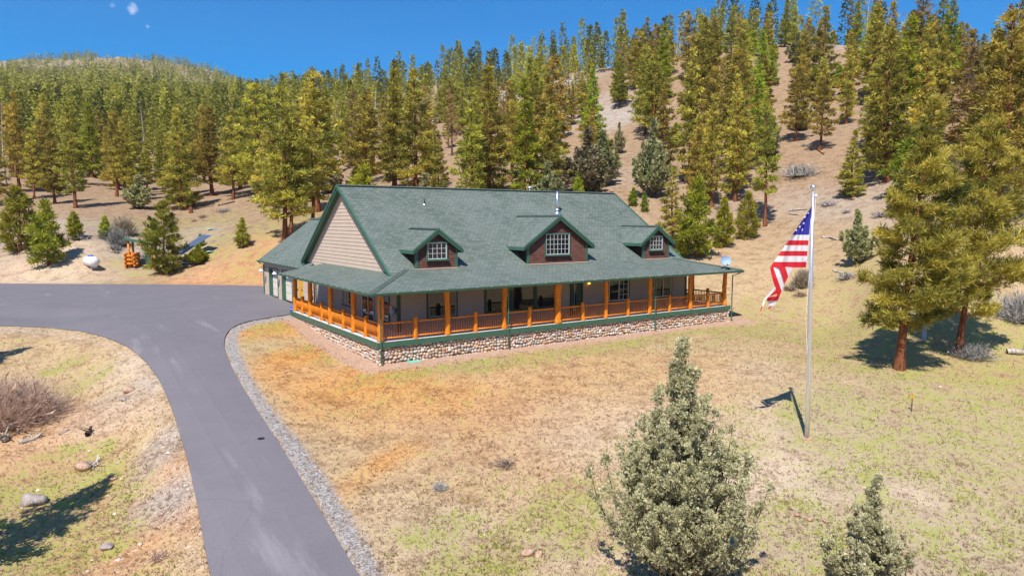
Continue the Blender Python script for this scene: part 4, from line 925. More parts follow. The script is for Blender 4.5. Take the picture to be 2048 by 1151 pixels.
# --- individually placed trees: (column, base row, top row, proto, label)
def single(c, br, tr, proto, H0, label, cat='pine tree', name='pine_tree', fat=1.0, group=None, P=None):
    P = G(c, br) if P is None else P; h = height_for(P, tr); s = h/H0; return put(proto, P, label, cat, group, name, s, s*fat)
singles = [
 (570,480,172,BIG[7],HB,'big spreading pine standing behind the left garage roof',1.15),
 (40,502,378,YNG[2],4,'round young pine at the left picture edge above the parking area',1.1),
 (97,530,405,YNG[0],4,'dark green young pine left of the white propane tank',1.0),
 (150,478,425,YNG[1],4,'small yellowish pine on the bank above the propane tank',1.3),
 (214,478,432,YNG[1],4,'small yellowish pine left of the grey bare bushes',1.1),
 (487,494,438,YNG[0],4,'small green pine alone in the grassy clearing left of the garage',1.0),
 (402,492,468,YNG[2],4,'tiny pine directly behind the tilted solar panel',1.2),
 (1348,506,336,BIG[4],HB,'dense pine just right of the main roof, left one of a close pair',1.5),
 (1392,514,362,YNG[0],4,'dense pine just right of the main roof, right one of a close pair',1.0),
 (1443,494,397,YNG[1],4,'slim young pine with bare stem on the slope above the satellite dish',.9),
 (1492,478,388,YNG[2],4,'bushy young pine beside the tall red trunk on the right slope',.9),
 (1157,405,344,YNG[1],4,'small bright pine rising behind the roof ridge beside the stove pipe',.8),
 (1266,412,376,YNG[1],4,'low bright pine behind the right end of the roof ridge',1.2),
 (1290,424,384,YNG[0],4,'thin little pine on the bare slope behind the right roof slope',.8),
 (1237,308,248,JUN[0],5,'small grey green juniper on the bare strip above the roof',.8),
 (1530,452,200,BIG[3],HB,'tall pine with long red trunk on the slope left of the flagpole',.95),
 (1424,414,190,BIG[1],HB,'tall slim pine on the slope above the young pines',1.0),
 (1470,402,150,BIG[4],HB,'tall narrow pine between the two long red trunks on the slope',1.0),
 (1641,300,140,BIG[5],HB,'pine casting a dark shadow at the head of the bare slope',1.1),
 (1641,205,14,BIG[0],HB,'tallest pointed pine on the skyline above the flagpole',1.2),
 (1770,215,5,BIG[2],HB,'tall pointed pine on the skyline above the big foreground pines',1.0),
 (1843,215,40,BIG[6],HB,'narrow green pine on the skyline at the upper right',.9),
 (1986,450,25,BIG[5],HB,'large pine with bare orange trunk behind the right foreground pines',1.3),
 (2040,380,-10,BIG[7],HB,'large pine at the top right corner of the view',1.3),
 (1940,300,60,BIG[2],HB,'leafy pine on the right slope below the crest',1.2),
 (1705,395,262,BIG[6],HB,'bushy pine behind the upper left of the foreground pines',1.5),
 (1745,300,130,BIG[7],HB,'broad pine on the slope behind the tip of the leaning pine',1.1),
 (1715,528,425,JUN[1],5,'grey juniper in the gap left of the leaning foreground pine',1.1),
 (1600,262,178,JUN[0],5,'greyish juniper near the head of the bare slope',1.0),
 (1395,402,235,BIG[2],HB,'broad pine on the slope behind the dense roadside pair',1.1),
 (1300,395,245,JUN[0],5,'tall grey green juniper beside the bare strip above the roof',.9),
 (1205,372,268,JUN[1],5,'large grey juniper behind the right part of the roof ridge',1.2),
 (1170,392,262,JUN[0],5,'pale juniper behind the stove pipe',1.3),
]
for c, br, tr, pr_, H0, lb, fat in singles:
    cat = 'juniper' if 'juniper' in lb else 'pine tree'; single(c, br, tr, pr_, H0, lb, cat, 'juniper_tree' if cat == 'juniper' else 'pine_tree', fat)
# garage-side twin trunk and the bushy pine by the shelter
P = G(582, 478); put(BIG[3], P, 'second red trunked pine right behind the garage roof, beside the big spreading one', s=.85, sxy=1.0)
def fine_pine(label, c, br, tr, lean_px, Rr, base, seed, nb, dens, mat='needle', K=9, ln=.30, wd=.045, rt=.2, power=.6, low=.55):
    P = G(c, br); h = height_for(P, tr); d = pj(P)[2]; lean = RT[:2]*lean_px/FPX*d
    pr_ = pine(seed, h, Rr, base, nb, dens, K, ln, wd, lean, mat, rt=rt, power=power, low=low); return put(pr_, P, label, rz=0)
fine_pine('bushy green pine growing down to the ground in front of the solar panel', 325, 548, 405, 8, 2.7, .04, 61, 56, 70, 'needleg', 8, .34, .06, .12, .62, .75)
fine_pine('large leaning foreground pine with thick red trunk on the right lawn', 1798, 738, 197, 40, 2.95, .15, 62, 72, 88, 'needlem', rt=.215, K=15, ln=.36, wd=.042, power=.85)
fine_pine('second foreground pine with slender red trunk, behind and right of the leaning one', 1915, 712, 235, 34, 3.5, .18, 63, 68, 88, 'needlem', rt=.17, K=15, ln=.36, wd=.042, power=.75)
# foreground junipers
P = on(1352, 1172, 2, -2.9); P[2] = z1(P[0], P[1]); h = height_for(P, 690)
JF = juniper(71, h, 2.0, 84, 900, 6, .068, .026); put(JF, P, 'big grey green juniper in the foreground below the porch', 'juniper', name='juniper_tree', rz=2.0)
P = G(1735, 1290); h = height_for(P, 962); JF2 = juniper(75, h, 1.12, 46, 760, 6, .064, .026); put(JF2, P, 'smaller juniper tip at the lower right edge of the view', 'juniper', name='juniper_tree', rz=0)
# pines left of the frame whose shadows lie across the left verge
for i, (c, r_, s) in enumerate(((-110,742,.42),(-225,880,.55),(-175,1150,.55))):
    P = G(c, r_); put(BIG[(2, 7, 5)[i]], P, ('pine standing just out of view left of the brown bush', 'pine standing out of view left of the twisted dead root', 'pine standing out of view at the lower left')[i], s=s, sxy=s*1.1)

# --- the wooded slopes: individual trees by chance, with the open strips of bare ground left free
rng = np.random.RandomState(12)
gaps = [(1255,310,38,95),(1210,215,22,50),(1290,420,60,70),(1635,385,95,115),(1650,275,50,30),(1700,115,20,14),(1905,230,48,50),(1880,340,40,50),(1010,215,24,35),(1450,320,25,40),(1340,230,18,35),(1560,340,36,45),(620,330,30,30),(130,300,40,24),(450,330,30,20)]
def allowed(c, r_, d):
    if d < 62: return False
    if c < 520 and r_ > 418: return False
    if c >= 520 and c < 1250 and d < 84: return False
    if c >= 1250 and d < 80: return False
    if c > 1250 and c < 1800 and r_ > 400: return False
    for gc, gr_, a, b in gaps:
        if ((c-gc)/a)**2+((r_-gr_)/b)**2 < 1: return False
    return True
cand = []
tries = 0
while len(cand) < 3200 and tries < 60000:
    tries += 1; az = rng.uniform(-43, 43); r_ = math.exp(rng.uniform(math.log(72), math.log(340)))
    if rng.rand() > (r_/340)**1.0+.12: continue
    dx, dy = math.sin(R(az))*r_, math.cos(R(az))*r_; x = CAM[0]+dx*RT[0]+dy*_f2[0]; y = CAM[1]+dx*RT[1]+dy*_f2[1]; cand.append((x, y, r_))
cand = np.array(cand); zc = Z(cand[:, 0], cand[:, 1]); acc = []
for (x, y, r_), z in zip(cand, zc):
    c, rw, dep = pj((x, y, z))
    if not (-120 < c < 2170) or not allowed(c, rw, r_): continue
    sp = (4.9 if c < 900 else 4.1) if r_ < 150 else (5.2 if c < 900 else 4.4)
    if c > 520 and fbm(np.array([x/22.]), np.array([y/22.]), 44, 3)[0] < .30: continue
    if any((x-a)**2+(y-b)**2 < sp*sp for a, b in TREES): continue
    TREES.append((x, y)); acc.append((r_, x, y, z, c))
acc.sort()
nz = lambda c: 0 if c < 520 else 1 if c < 1250 else 2
LB = {('p',0): 'tall olive green pine in the thick stand above the parking area and garage', ('p',1): 'tall olive green pine on the wooded slope behind the main roof', ('p',2): 'tall pine on the open sandy slope right of the house',
      ('d',0): 'brownish half bare pine among the green stand above the parking area', ('d',1): 'brownish half bare pine among the green ones behind the main roof', ('d',2): 'brownish half bare pine on the sandy slope right of the house',
      ('s',0): 'grey dead pine snag in the stand above the parking area', ('s',1): 'grey dead pine snag on the wooded slope behind the roof', ('s',2): 'grey dead pine snag on the skyline at the upper right',
      ('j',0): 'grey green juniper among the pines above the parking area', ('j',1): 'grey green juniper at the foot of the pines behind the roof', ('j',2): 'grey green juniper on the sandy slope right of the house',
      ('y',0): 'short young pine among the tall ones above the parking area', ('y',1): 'short young pine under the tall ones behind the roof', ('y',2): 'short young pine on the sandy slope right of the house'}
GRP = {'p': 'pines of the wooded slopes', 'd': 'drying pines of the wooded slopes', 's': 'dead snags of the wooded slopes', 'j': 'junipers of the wooded slopes', 'y': 'young pines of the wooded slopes'}
ZN = (' above the parking area', ' behind the house', ' right of the house')
used = {}; rest_t = []; npine = 0
for r_, x, y, z, c in acc:
    u = rng.rand(); zn = nz(c)
    fr_ = r_ < 125
    kind = 'p' if u < (.52 if fr_ else .74) else 'd' if u < (.60 if fr_ else .86) else 's' if u < (.64 if fr_ else .91) else 'j' if u < (.72 if fr_ else .94) else 'y'
    if kind in 'pd': npine += 1
    if kind in 'pd' and npine > 268: rest_t.append((x, y, z)); continue
    P = np.array([x, y, z-.1]); near = np.clip((r_-80)/60, 0, 1)
    shr = 1-(.2,.42,.22)[zn]*np.clip((r_-105)/90, 0, 1)
    if kind == 'p': pr_ = BIG[rng.randint(8)]; s = rng.uniform(.60, 1.15)*shr
    elif kind == 'd': pr_ = DRY[rng.randint(2)]; s = rng.uniform(.6, 1.0)*shr
    elif kind == 's': pr_ = SNAG[rng.randint(2)]; s = rng.uniform(.6, 1.0)
    elif kind == 'j': pr_ = JUN[rng.randint(2)]; s = rng.uniform(.7, 1.4)
    else: pr_ = YNG[rng.randint(3)]; s = rng.uniform(.8, 1.7)
    put(pr_, P, LB[(kind, zn)], {'j': 'juniper', 's': 'dead tree', 'y': 'young pine'}.get(kind, 'pine tree'), GRP[kind]+ZN[zn], {'j': 'juniper_tree', 's': 'dead_pine', 'y': 'young_pine'}.get(kind, 'pine_tree'), s, s*rng.uniform(1.05, 1.5))
print('trees', len(acc), 'pines', npine, 'rest', len(rest_t))
# --- far forest: everything beyond, one mass of small conifers
def far_forest():
    rng = np.random.RandomState(5); n = 26000; az = np.radians(rng.uniform(-46, 48, n)); r_ = np.exp(rng.uniform(math.log(190), math.log(1700), n))
    keep = rng.rand(n) < np.clip((r_/1000)**1.1+.10, 0, 1); az = az[keep]; r_ = r_[keep]
    dx = np.sin(az)*r_; dy = np.cos(az)*r_; x = CAM[0]+dx*RT[0]+dy*_f2[0]; y = CAM[1]+dx*RT[1]+dy*_f2[1]; z = Z(x, y)
    k = (r_ > 345) | (az < -.30); k &= ~((r_ < 345) & (fbm(x/25, y/25, 3, 3) < .42)); x, y, z, r_ = x[k], y[k], z[k], r_[k]
    d = np.stack([x, y, z], 1)-CAM; zz = d@FW; col = 1024+FPX*(d@RT)/zz; row = 575.5-FPX*(d@UP)/zz
    k = ~((np.abs(col-250) < 55) & (row < 128)) | (rng.rand(len(x)) < .12); x, y, z, r_ = x[k], y[k], z[k], r_[k]
    if rest_t: q = np.array(rest_t); x = np.r_[x, q[:, 0]]; y = np.r_[y, q[:, 1]]; z = np.r_[z, q[:, 2]]
    n = len(x); d = np.hypot(x-CAM[0], y-CAM[1]); Hh = rng.uniform(9, 18, n)*np.where(d > 345, 1, 1); near = d < 420
    Vs, Fs, Ts = [], [], []; b = 0
    for sel, K, wsc in ((near, 300, .85), (~near, 46, 1.7)):
        xs, ys, zs, hs_ = x[sel], y[sel], z[sel], Hh[sel]; m = len(xs)
        if m == 0: continue
        u = rng.uniform(.08, 1, (m, K)); rr = (1-u)**.75*rng.uniform(.25, 1, (m, K))*hs_[:, None]*.17+.1; a = rng.uniform(0, 6.283, (m, K))
        C = np.stack([xs[:, None]+np.cos(a)*rr, ys[:, None]+np.sin(a)*rr, zs[:, None]+u*hs_[:, None]], 2).reshape(-1, 3)
        D = np.stack([np.cos(a)*.8, np.sin(a)*.8, np.full_like(a, .4)], 2).reshape(-1, 3); tt = np.clip(np.repeat(rng.normal(.34, .18, (m, 1)), K, 1).reshape(-1, 1), 0, 1)
        V, F, T = blades(rng, C, D, 1, 1.0*wsc, .55*wsc, .6, tt); Vs.append(V); Fs.append(F+b); Ts.append(T); b += len(V)
    me = fast_mesh('far_forest', np.concatenate(Vs), np.concatenate(Fs), M['needle'], np.repeat(np.concatenate(Ts), 3, 1)); o = link('far_forest', me)
    tag(o, 'dense conifer forest covering the distant hills at the upper left', 'forest', kind='stuff'); print('far', n, len(me.polygons))
far_forest()

# ------------------------------------------------------------------ flagpole and flag
PB = G(1614, 877); dpole = pj(PB)[2]
pole_h = height_for(PB, 383); lean_ = -RT*9/FPX*dpole
fp_ = empty('flagpole', PB); tag(fp_, 'tall silver flagpole with ball finial on the right lawn', 'flagpole')
def pz(f): return np.array([0,0,pole_h*f])+lean_*f
MB().tube([pz(0)-(0,0,.3), pz(.25), pz(.6), pz(1)], [.085,.078,.062,.048], 16).build('pole', M['alu'], fp_, True)
m = MB(); m.lathe(pz(1), [(.03,0),(.03,.06)], 10); c = pz(1)+np.array([0,0,.15]); m.lathe(c, [(.1*math.cos(a), .1*math.sin(a)) for a in np.linspace(-1.5, 1.5, 11)], 18); m.build('finial', M['steel'], fp_, True)
m = MB(); t_ = pz(.985)+RT*.11; m.tube([pz(.985), t_], .035, 8); m.lathe(t_-np.array([0,0,.05]), [(.03,0),(.05,.03),(.03,.1)], 10); m.build('pulley', M['white'], fp_)
m = MB(); m.tube([t_, pz(.5)-RT*.16, pz(.12)+RT*.08], .008, 5); m.build('halyard', M['white'], fp_)
m = MB(); q = pz(.125)+RT*.08; m.box(q[0]-.03, q[0]+.03, q[1]-.03, q[1]+.03, q[2]-.1, q[2]+.1); m.build('cleat', M['steel'], fp_)
m = MB(); m.lathe((0,0,-.05), [(.22,0),(.20,.09),(.12,.11)], 16); m.build('base_collar', M['rock'], fp_)
fl_m = {}
for k, c_ in (('w', (.86,.84,.84)), ('r', (.72,.03,.05)), ('b', (.055,.055,.42))):
    q = Mt('flag_cloth_'+{'w':'white','r':'red','b':'blue'}[k]); q.col(c_).r(.75, .2); tr = q.n('BsdfTranslucent'); tr.inputs[0].default_value = (*c_, 1); ms = q.n('MixShader', i_0=.3)
    q.l(q.b.outputs[0], ms.inputs[1]); q.l(tr.outputs[0], ms.inputs[2]); q.l(ms.outputs[0], q.t.nodes['Material Output'].inputs[0]); fl_m[k] = q.m
def fpnt(c, r, dy=0.0):       # point on the upright plane of the flag
    d = ray(c, r); n = np.array([*_f2, 0]); k = ((PB-CAM)@n+dy)/(d@n); return CAM+d*k-PB
flag = empty('flag', PB); tag(flag, 'red, white and blue striped flag with white stars hanging limp from the flagpole', 'flag')
m = MB(); rows = [412.6, 469.4, 480.4, 490.3, 501.7, 511.6, 523.4, 534.6]; mi = [2,0,1,0,1,0,1]
fly = lambda r: 1623.4-83.4*(r-412.6)/122; hst = lambda r: 1623.8-8.5*(r-412.6)/122
def ripple(u, r): return .10*math.sin(u*7+r*.035)*(1-u*.3)+.05*math.sin(u*17+r*.08)-.12*u
for (r0, r1), k in zip(zip(rows[:-1], rows[1:]), mi):
    ns = 5 if k == 2 else 2
    for j in range(ns):
        a, b = r0+(r1-r0)*j/ns, r0+(r1-r0)*(j+1)/ns; n = 14; vs = []
        for r_ in (a, b):
            for i in range(n+1): u = 1-i/n; vs.append(fpnt(fly(r_)*u+(hst(r_)-3.5*(r_-412)/122)*(1-u), r_, ripple(u, r_)))
        m.add(vs, [(i, i+1, n+2+i, n+1+i) for i in range(n)], k)
        m.add([fpnt(hst(a)-3.5*(a-412)/122, a, ripple(0, a)), fpnt(hst(a), a, -.0), fpnt(hst(b), b, -.0), fpnt(hst(b)-3.5*(b-412)/122, b, ripple(0, b))], [(0,1,2,3)], 0)
m.build('upper_cloth', [fl_m['w'], fl_m['r'], fl_m['b']], flag, True)
m = MB(); zf2 = lambda p, dy: fpnt(1450+p[0]*.2607, 350+p[1]*.2607, dy)
for pts, k, dy in (([(345,710),(372,708),(400,790),(435,890),(410,945),(385,860),(362,790)],1,-.02),([(372,708),(415,706),(440,775),(458,835),(435,890),(400,790)],0,.03),([(415,706),(462,704),(485,775),(458,835),(440,775)],1,-.03),([(462,704),(522,708),(485,775)],0,.05),
                   ([(385,860),(435,890),(405,960),(325,968),(318,940),(400,925)],1,.06),([(325,968),(405,960),(385,995),(340,1005)],0,.09),([(375,855),(392,862),(330,935),(290,975),(300,950)],0,-.06),([(392,880),(405,905),(345,930),(318,955),(330,935)],1,-.08),
                   ([(290,972),(310,965),(292,1010),(280,1020)],0,-.07),([(280,1008),(292,1003),(272,1048),(266,1045)],1,-.08),([(345,1003),(358,1003),(335,1028),(328,1026)],1,.08)):
    m.add([zf2(p, dy+.05*math.sin(p[0]*.05+p[1]*.02)-.15) for p in pts], [tuple(range(len(pts)))], k)
m.build('lower_fold', [fl_m['w'], fl_m['r']], flag)
for sx_, sy_ in ((612,320),(602,368),(573,395),(545,422),(595,420),(637,290)):
    c0, r0 = 1450+sx_*.2607, 350+sy_*.2607; u = (hst(r0)-c0)/max(hst(r0)-fly(r0), 1); dy = ripple(min(max(u, 0), 1), r0)-.02
    m = MB(); m.add([fpnt(c0+(3.2 if i%2 == 0 else 1.35)*math.sin(i*math.pi/5), r0-(3.2 if i%2 == 0 else 1.35)*math.cos(i*math.pi/5), dy) for i in range(10)], [tuple(range(10))]); m.build('star', fl_m['w'], flag)

# ------------------------------------------------------------------ small things round the place
def rock(c, r_, wpx, label, mat='rock', flat=.55, seed=0, rz=None):
    P = G(c, r_); dep = pj(P)[2]; s = wpx/FPX*dep/2; rng = np.random.RandomState(seed+int(c)); n1, n2 = 9, 12; V = []; F = []
    for i in range(n1+1):
        th = math.pi*i/n1
        for j in range(n2):
            ph = 2*math.pi*j/n2; V.append((math.sin(th)*math.cos(ph), math.sin(th)*math.sin(ph), math.cos(th)))
    V = np.array(V); pl = unit(rng.normal(0, 1, (14, 3))); k = rng.uniform(.62, .95, 14)
    for d_, kk in zip(pl, k): t = V@d_; V = V-np.maximum(t-kk, 0)[:, None]*d_
    V = V*np.array([1, .75, flat]); 
    for i in range(n1):
        for j in range(n2): F.append((i*n2+j, i*n2+(j+1)%n2, (i+1)*n2+(j+1)%n2, (i+1)*n2+j))
    me = fast_mesh('rock', V*s*1.05, np.array(F), M[mat]); o = link('rock', me); o.location = P+np.array([0,0,flat*s*.35]); o.rotation_euler = (0, 0, rng.uniform(0, 3) if rz is None else rz); tag(o, label, 'rock'); return o
for a in ((66,1006,58,'broad grey boulder in the grass at the lower left','rockg'),(168,938,40,'rounded tan boulder beside the twisted dead root','rock'),(322,1028,13,'small orange stone on the gravel verge left of the driveway','rock'),
          (1056,1108,30,'pinkish rock left of the foreground juniper, larger of two touching','rock'),(1078,1110,24,'pinkish rock left of the foreground juniper, smaller of two touching','rock'),
          (1594,1030,15,'leftmost of three small orange stones between the two junipers','rock'),(1619,1039,16,'middle of three small orange stones between the two junipers','rock'),(1650,1042,15,'rightmost of three small orange stones between the two junipers','rock'),
          (258,782,30,'pale flat rock on the bank inside the driveway curve','rock'),(247,800,18,'small dark rock just below the pale flat one on the bank','rockg'),(215,1096,30,'grey slab of rock in the lower left tree shadow','rockg'),(235,1064,14,'reddish stone above the grey slab at the lower left','rock'),
          (205,846,12,'orange stone on the left bank level with the driveway bend','rock'),(228,958,16,'long tan stone right of the tan boulder','rock'),(1810,1108,14,'tan stone on the lawn right of the smaller juniper','rock'),(790,775,8,'tiny dark stone on the orange lawn below the porch corner','rockg')):
    rock(*a[:3], a[3], a[4])
def deadlog(c0, r0, c1, r1, rad, label, mat='deadwood', n=6, name='fallen_log', cat='log'):
    A, B = G(c0, r0), G(c1, r1); P = (A+B)/2; rng = np.random.RandomState(int(c0)); s = np.linspace(0, 1, n)[:, None]; pts = (A*(1-s)+B*s)-P+rng.normal(0, rad*.5, (n, 3))+np.array([0,0,rad*.9])
    segs = [(pts, rad*np.linspace(1.1, .55, n))]
    for k in range(3): i = rng.randint(1, n-1); d = rng.normal(0, 1, 3); d[2] = abs(d[2]); d = unit(d); segs.append(([pts[i], pts[i]+d*rad*4], [rad*.35, rad*.12]))
    V, F = tubes(segs, 7); o = link(name, fast_mesh(name, V, F, M[mat], smooth=True)); o.location = P; tag(o, label, cat); return o
deadlog(36,888,86,872,.09,'pale driftwood log on the left verge below the brown bush'); deadlog(118,870,140,858,.035,'thin pale stick right of the driftwood log', name='stick', cat='stick'); deadlog(0,886,16,876,.12,'stubby pale log at the left picture edge')
deadlog(172,872,182,862,.09,'short dark stump piece on the left bank', 'barkd'); deadlog(96,818,150,800,.015,'long thin straw coloured stick beside the brown bush', name='stick', cat='stick')
deadlog(1576,422,1612,420,.12,'grey fallen log on the slope behind the flagpole tip'); deadlog(1578,428,1600,431,.09,'short grey log below the longer one on the slope'); deadlog(1645,474,1682,482,.10,'grey fallen log lying right of the flagpole on the slope')
deadlog(1665,542,1690,548,.10,'pale fallen branch on the slope right of the flag'); deadlog(436,412,470,404,.15,'dark fallen trunk on the slope above the grassy clearing', 'barkd'); deadlog(1745,560,1760,562,.07,'short white branch on the slope left of the leaning pine')
deadlog(1632,298,1648,310,.12,'tilted red brown fallen trunk at the head of the bare slope','bark')
o = deadlog(2012,706,2075,710,.16,'pale squared timber lying at the right picture edge', name='timber', cat='timber')
m = MB(); P = G(382, 426); m.tube([(0,0,-.2),(0,0,.5),(.03,0,.95)], [.35,.28,.2], 9); o = m.build('tree_stump', M['bark']); o.location = P; tag(o, 'broken orange tree stump on the slope above the solar panel', 'stump')
def shrub(c, r_, H, Rr, n, wd, mat, label, seed, name='bare_shrub', cat='shrub', base=.15):
    o = link(name, twiggy(seed, H, Rr, n, wd, mat, name=name, base=base)); o.location = G(c, r_); tag(o, label, cat); return o
shrub(10, 838, 1.95, 1.85, 7000, .0055, 'twigb', 'large rounded brown bare bush at the left picture edge', 1, base=.35)
shrub(236, 490, 2.4, 1.4, 900, .016, 'greytwig', 'grey bare bush left of the log shelter', 2); shrub(250, 468, 2.6, 1.8, 900, .018, 'twig', 'brownish bare bush behind the grey one near the log shelter', 3); shrub(212, 478, 1.6, 1.1, 500, .016, 'greytwig', 'pale low bare bush between the two small yellowish pines', 4)
shrub(1605, 574, 1.8, 1.0, 700, .014, 'twig', 'upright straw coloured bush behind the flagpole', 5); shrub(1936, 713, 1.0, 1.0, 700, .012, 'greytwig', 'heap of grey dead brush at the foot of the second foreground pine', 6, 'brush_pile', 'brush pile', .4)
shrub(1598, 352, 2.0, 1.9, 420, .026, 'greytwig', 'heap of bleached dead brush on the bare slope', 7, 'brush_pile', 'brush pile', .4); shrub(880, 978, .35, .35, 160, .006, 'greytwig', 'small dry grey plant on the front lawn', 8, 'dry_plant', 'plant'); shrub(318, 1118, .38, .42, 60, .009, 'twigb', 'spidery dead plant on the left gravel verge', 9, 'dry_plant', 'plant')
shrub(190, 930, .38, .55, 26, .020, 'bleach', 'twisted bleached dead root beside the tan boulder', 10, 'dead_root', 'root'); shrub(1780, 720, .25, .2, 20, .01, 'greytwig', 'tuft of dead twigs left of the leaning pine', 11, 'dry_plant', 'plant')
shrub(2035, 640, 2.2, 1.6, 700, .014, 'greytwig', 'grey bare bush behind the foreground pines at the right edge', 12); shrub(1008, 930, .3, .5, 200, .008, 'twig', 'low brown tuft of dry weeds on the front lawn', 13, 'dry_plant', 'plant')
# low green shrub by the solar panel
tm_, cm_ = juniper(81, 1.9, 1.5, 16, 220, 5, .22, .08, 'needleg'); P = G(398, 528); put((tm_, cm_), P, 'low round green bush right of the solar panel', 'shrub', name='green_shrub')
# propane tank
P = G(183, 536); tk = empty('propane_tank', P, R(13)); tag(tk, 'white propane tank with blue lid beyond the parking area', 'propane tank')
m = MB(); prof = [(.0,-1.5),(.22,-1.46),(.38,-1.34),(.47,-1.15),(.48,0),(.47,1.15),(.38,1.34),(.22,1.46),(.0,1.5)]; m.lathe((0,0,0), prof, 20); o = m.build('tank', M['white'], tk, True); o.rotation_euler = (R(90), 0, 0); o.location = (0,0,.72); o.scale = (1.15,1.15,.9)
m = MB(); m.lathe((0,0,1.16), [(.26,0),(.26,.16),(.18,.24),(.05,.26)], 16); m.build('lid', M['blue'], tk, True)
for y in (-.9, .9): m = MB(); m.box(-.3,.3,y-.06,y+.06,0,.34); m.build('leg', M['grey'], tk)
# log shelter with green lean-to roof
P = G(283, 532); sh = empty('log_shelter', P, R(-20)); tag(sh, 'small orange log shelter with sloping green roof left of the bushy pine', 'shelter')
m = MB(); m.slab([(-1.5,-1.0,3.05),(1.7,-1.0,2.35),(1.7,1.2,2.35),(-1.5,1.2,3.05)], .12); m.build('roof', M['trim'], sh)
for x, y, h in ((-1.0,-.7,2.8),(1.3,-.7,2.3),(-1.0,.9,2.8),(1.3,.9,2.3)): m = MB(); m.tube([(x,y,-.1),(x,y,h)], .12, 8); m.build('post', M['log'], sh, True)
for k in range(7):
    for j in (0, 1):
        m = MB(); z = .12+k*.21
        m.tube([(-1.45,-.8+j*1.7,z),(-.35,-.8+j*1.7,z)] if k%2 else [(-1.35+j*.9,-1.0,z),(-1.35+j*.9,1.1,z)], .11, 8); m.build('log', M['log'], sh, True)
P = G(299, 527); m = MB(); m.lathe((0,0,0), [(.42,0),(.45,.4),(.42,.8),(.45,1.2),(.40,1.25)], 16); o = m.build('water_barrel', M['mint'], None, True); o.location = P; tag(o, 'mint green barrel between the log shelter and the bushy pine', 'barrel')
# red frame behind the pine
P = G(346, 526); rf_ = empty('red_trestle', P, .3); tag(rf_, 'red wooden trestle half hidden behind the bushy pine', 'trestle')
for x in (-.4,.4): 
    for y in (-.3,.3): m = MB(); m.bar((x,y,0),(x,y*.4,1.1),.09,.09); m.build('leg', M['bark'], rf_)
m = MB(); m.bar((-.6,0,1.14),(.6,0,1.14),.3,.06); m.build('beam', M['bark'], rf_)
# solar panel rack
P = G(392, 512); sp_ = empty('solar_array', P, R(8)); tag(sp_, 'blue solar panel array on a steep dark frame behind the bushy pine', 'solar panel')
ms_ = Mt('solar_cells'); br = ms_.n('TexBrick', offset=0., i_Scale=1., i_Mortar_Size=.03, i_Brick_Width=.16, i_Row_Height=.16); br.inputs[1].default_value = (.02,.045,.12,1); br.inputs[2].default_value = (.03,.06,.15,1); br.inputs[3].default_value = (.12,.15,.22,1); ms_.l(ms_.co('Object'), br.inputs[0]); ms_.col(br.outputs[0]).r(.45, .5)
for j in range(3):
    m = MB(); m.box(-2.3, 1.5, -1.6+j*1.05, -1.6+j*1.05+1.0, -.02, .02); o = m.build('panel', ms_.m, sp_); o.rotation_euler = (0, R(-33), 0); o.location = (.0, 0, 1.55)
for x, z0, z1_ in ((-1.2,0,.75),(1.1,0,2.2),(.7,0,1.95)):
    for y in (-1.4, 1.3): m = MB(); m.bar((x,y,z0),(x,y,z1_),.08,.08); m.build('leg', M['black'], sp_)
for c, r_, lb, mt_ in ((424,504,'white and mint sheet lying on the ground right of the solar panel','mint'),(372,527,'white sheet lying under the low edge of the solar panel','white'),(424,459,'pale mint lid in the grass above the solar panel','mint')):
    P = G(c, r_); m = MB(); m.box(-.55,.55,-.35,.35,.0,.05); m.box(-.5,-.1,-.3,.3,.051,.08,1); o = m.build('ground_lid', [M[mt_], M['white']]); o.location = P+np.array([0,0,.06]); o.rotation_euler = (0,0,-.5); tag(o, lb, 'lid')
# valve box, drain cover, pedestal, stake
P = G(827, 723); m = MB(); m.box(-.33,.33,-.2,.2,-.1,.03); m.box(-.27,.27,-.14,.14,.031,.045); o = m.build('valve_box', M['mint']); o.location = P; tag(o, 'flat mint green valve box lid in front of the stone skirt', 'valve box')
P = G(522, 879); m = MB(); m.lathe((0,0,0), [(.12,0),(.12,.012),(.09,.016)], 16); o = m.build('survey_cap', M['black']); o.location = P+np.array([0,0,.05]); tag(o, 'small round black cap in the driveway asphalt', 'cap')
P = G(1848, 678); pd = empty('utility_pedestal', P, .6); tag(pd, 'pale blue utility pedestal with a pipe in the tree shadow', 'utility pedestal')
m = MB(); m.box(-.09,.09,-.09,.09,-.1,.75); m.box(-.11,.11,-.11,.11,.75,.82); m.build('post', M['bluegrey'], pd); m = MB(); m.tube([(.28,0,-.1),(.28,0,.8)], .03, 8); m.build('pipe', M['grey'], pd)
P = G(1823, 822); m = MB(); m.tube([(0,0,-.1),(0,0,.55)], .02, 6); m.box(-.05,.05,-.05,.05,.55,.66,1); o = m.build('marker_stake', [M['barkd'], M['yellow']]); o.location = P; tag(o, 'thin stake with yellow top on the lawn below the leaning pine', 'stake')
